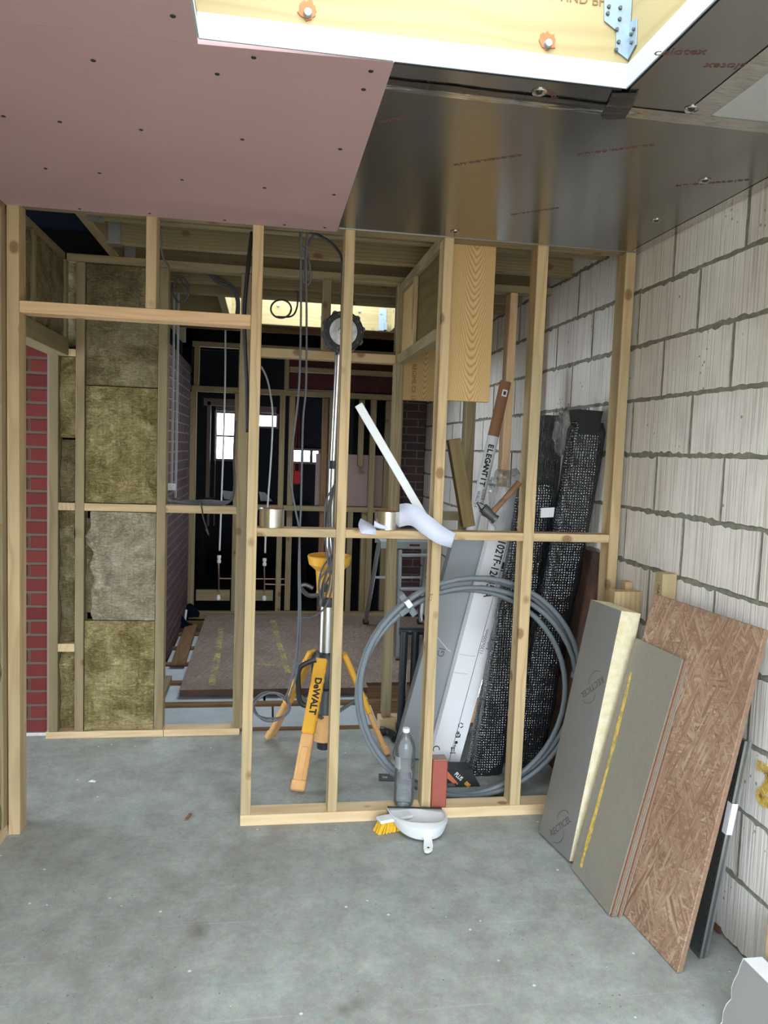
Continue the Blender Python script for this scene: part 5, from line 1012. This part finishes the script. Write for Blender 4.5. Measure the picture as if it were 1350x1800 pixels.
# stepladder seen through the right bays
ld = thing('step_ladder', (-.55, 2.75, 0), 'grey aluminium platform stepladder standing in the middle room beyond the post', 'ladder')
P = lambda u, v, y: AY(u, v, y)
z0 = AY(720, 956, 2.62).z; xa, xb = AY(664, 950, 2.75).x, AY(765, 950, 2.62).x
for k in range(7): MB().box((xa, 2.60+k*.042, z0+.010), (xb, 2.632+k*.042, z0+.022), .002).obj('tread_slat', M['ladder'], ld)
MB().box((xa, 2.592, z0-.035), (xb, 2.60, z0+.02), .001).obj('platform_edge', M['ladder'], ld); MB().box((xa, 2.895, z0-.03), (xb, 2.903, z0+.02), .001).obj('platform_edge', M['ladder'], ld)
q = AY(729, 958.5, 2.5905); MB().box((q.x-.04, 2.590, q.z-.008), (q.x+.04, 2.592, q.z+.008)).obj('red_sticker', M['dark_red_wall'], ld)
for (t_, b_, w_) in (((703, 967, 2.58), (699, 1100, 2.45), .03), ((765, 967, 2.58), (768, 1100, 2.45), .03)):
    a = AY(*t_); b = AY(*b_); b = a+(b-a)*((a.z-.032)/(a.z-b.z)); timber('leg', a, b, .028, .05, M['ladder'], ld, (0, -1, 0), .003)
for (t_, b_) in (((667, 950, 2.93), (643, 1091, 3.55)), ((750, 950, 2.93), (738, 1091, 3.55))):
    a = AY(*t_); b = AY(*b_); b = a+(b-a)*((a.z-.034)/(a.z-b.z)); timber('leg', a, b, .028, .05, M['ladder'], ld, (0, -1, 0), .003); MB().boxm(Matrix.Translation(b+V((0, 0, .004))), (.05, .06, .03), .004).obj('rubber_foot', M['black_rubber'], ld)
for (u0, u1, v, y, nm) in ((704, 765, 976, 2.56, 'step'), (702, 766, 1035, 2.50, 'step'), (656, 757, 1015, 3.22, 'cross_bar')): a, b = AY(u0, v, y), AY(u1, v, y); MB().beam(a, b, .06 if nm == 'step' else .012, .02, (0, 0, 1), .003).obj(nm, M['ladder'], ld)
# anthracite towel radiator behind the post
rd = thing('towel_radiator', (-.6, .96, 0), 'anthracite tubular radiator standing on the floor behind the grey carton', 'radiator'); zt = AY(715, 1103, .95).z
MB().cyl((-.785, .95, zt-.02), (-.42, .95, zt-.02), .021, n=16).obj('header', M['anthracite'], rd, True); MB().cyl((-.785, .95, .05), (-.42, .95, .05), .021, n=16).obj('header', M['anthracite'], rd, True)
for k in range(6): MB().cyl((-.762+k*.062, .93, .012), (-.762+k*.062, .93, zt-.015), .0215, n=16).obj('tube', M['anthracite'], rd, True)
# small fittings on the slab
a = AZ(675, 1368, .0); bk2 = thing('steel_bracket', a, 'flat dark steel bracket with a slot lying on the slab left of the bottle', 'bracket'); MB().boxm(axes(a+V((0.02, 0, .003)), (1, -.15, 0), (.15, 1, 0)), (.09, .075, .005), .001).obj('plate', M['dark_steel'], bk2); MB().boxm(axes(a+V((.003, -.003, .0062)), (1, -.15, 0), (.15, 1, 0)), (.024, .018, .001), .0004).obj('slot', M['concrete'], bk2)
a = AZ(690, 1300, .0); ef = thing('pipe_elbow', a, 'black pipe elbow lying on the slab at the foot of the post', 'pipe fitting'); MB().tube(catmull([a+V((-.05, .06, .025)), a+V((-.02, .05, .025)), a+V((0, .02, .022)), a+V((.005, -.05, .022))], 5), .019, 10).obj('elbow', M['black_plastic'], ef, True); MB().cyl(a+V((-.06, .065, .025)), a+V((-.035, .055, .025)), .024, n=14).obj('collar', M['black_plastic'], ef, True)
# things just made out in the old house
a = AY(521, 838, 4.13); rcl = thing('red_bag', (a.x, 4.13, a.z-.1), 'small dark red bag hanging from the header of the back partition', 'bag'); MB().box((a.x-.03, 4.10, a.z-.07), (a.x+.035, 4.15, a.z+.055), .012).obj('body', M['red_cloth'], rcl); MB().tube([V((a.x-.02, 4.12, a.z+.05)), V((a.x, 4.08, 2.06)), V((a.x+.025, 4.12, a.z+.05))], .004, 6).obj('strap', M['red_cloth'], rcl)
for (px, lab) in ((((390, 862), (409, 864), (406, 878), (394, 877)), 'pale paper sheet lit by the far window, seen above the nogging cables'), (((455, 864), (466, 866), (479, 881), (458, 881)), 'pale triangular sheet seen behind the left tape roll')):
    r = thing('paper_sheet', AY(*px[0], 5.8), lab, 'paper', 'pale sheets in the old house'); MB().solid([AY(u, v, 5.8) for u, v in px], (0, .01, 0)).obj('sheet', M['carton'], r)
MB_t = AZ(331, 1437, .0); wc_ = thing('wood_chip', MB_t, 'thin dark splinter of wood on the floor in the doorway', 'wood chip'); MB().boxm(axes(MB_t+V((0, 0, .003)), (.25, 1, 0), (-1, .25, 0)), (.055, .014, .005), .001).obj('splinter', M['brown_wood'], wc_)
tb_ = thing('support_table', (-1.75, 5.8, -.05), 'dark workbench in the old house carrying the pale sheets', 'table'); zz = AY(400, 879, 5.8).z; MB().box((-2.3, 5.6, zz-.04), (-1.0, 6.2, zz-.004), .004).obj('top', M['dark_wall'], tb_)
for x in (-2.25, -1.08):
    for y in (5.65, 6.12): MB().box((x, y, -.05), (x+.05, y+.05, zz-.04)).obj('leg', M['dark_wall'], tb_)
q = AZ(162, 1375, 0); fk = thing('paper_flake', q, 'tiny white paper flake on the floor inside the doorway', 'paper'); MB().solid([q+V(p) for p in ((-.018, 0, .002), (-.004, .012, .006), (.016, .006, .003), (.014, -.008, .001), (0, -.004, .009))], (0, 0, .001)).obj('flake', M['white'], fk)
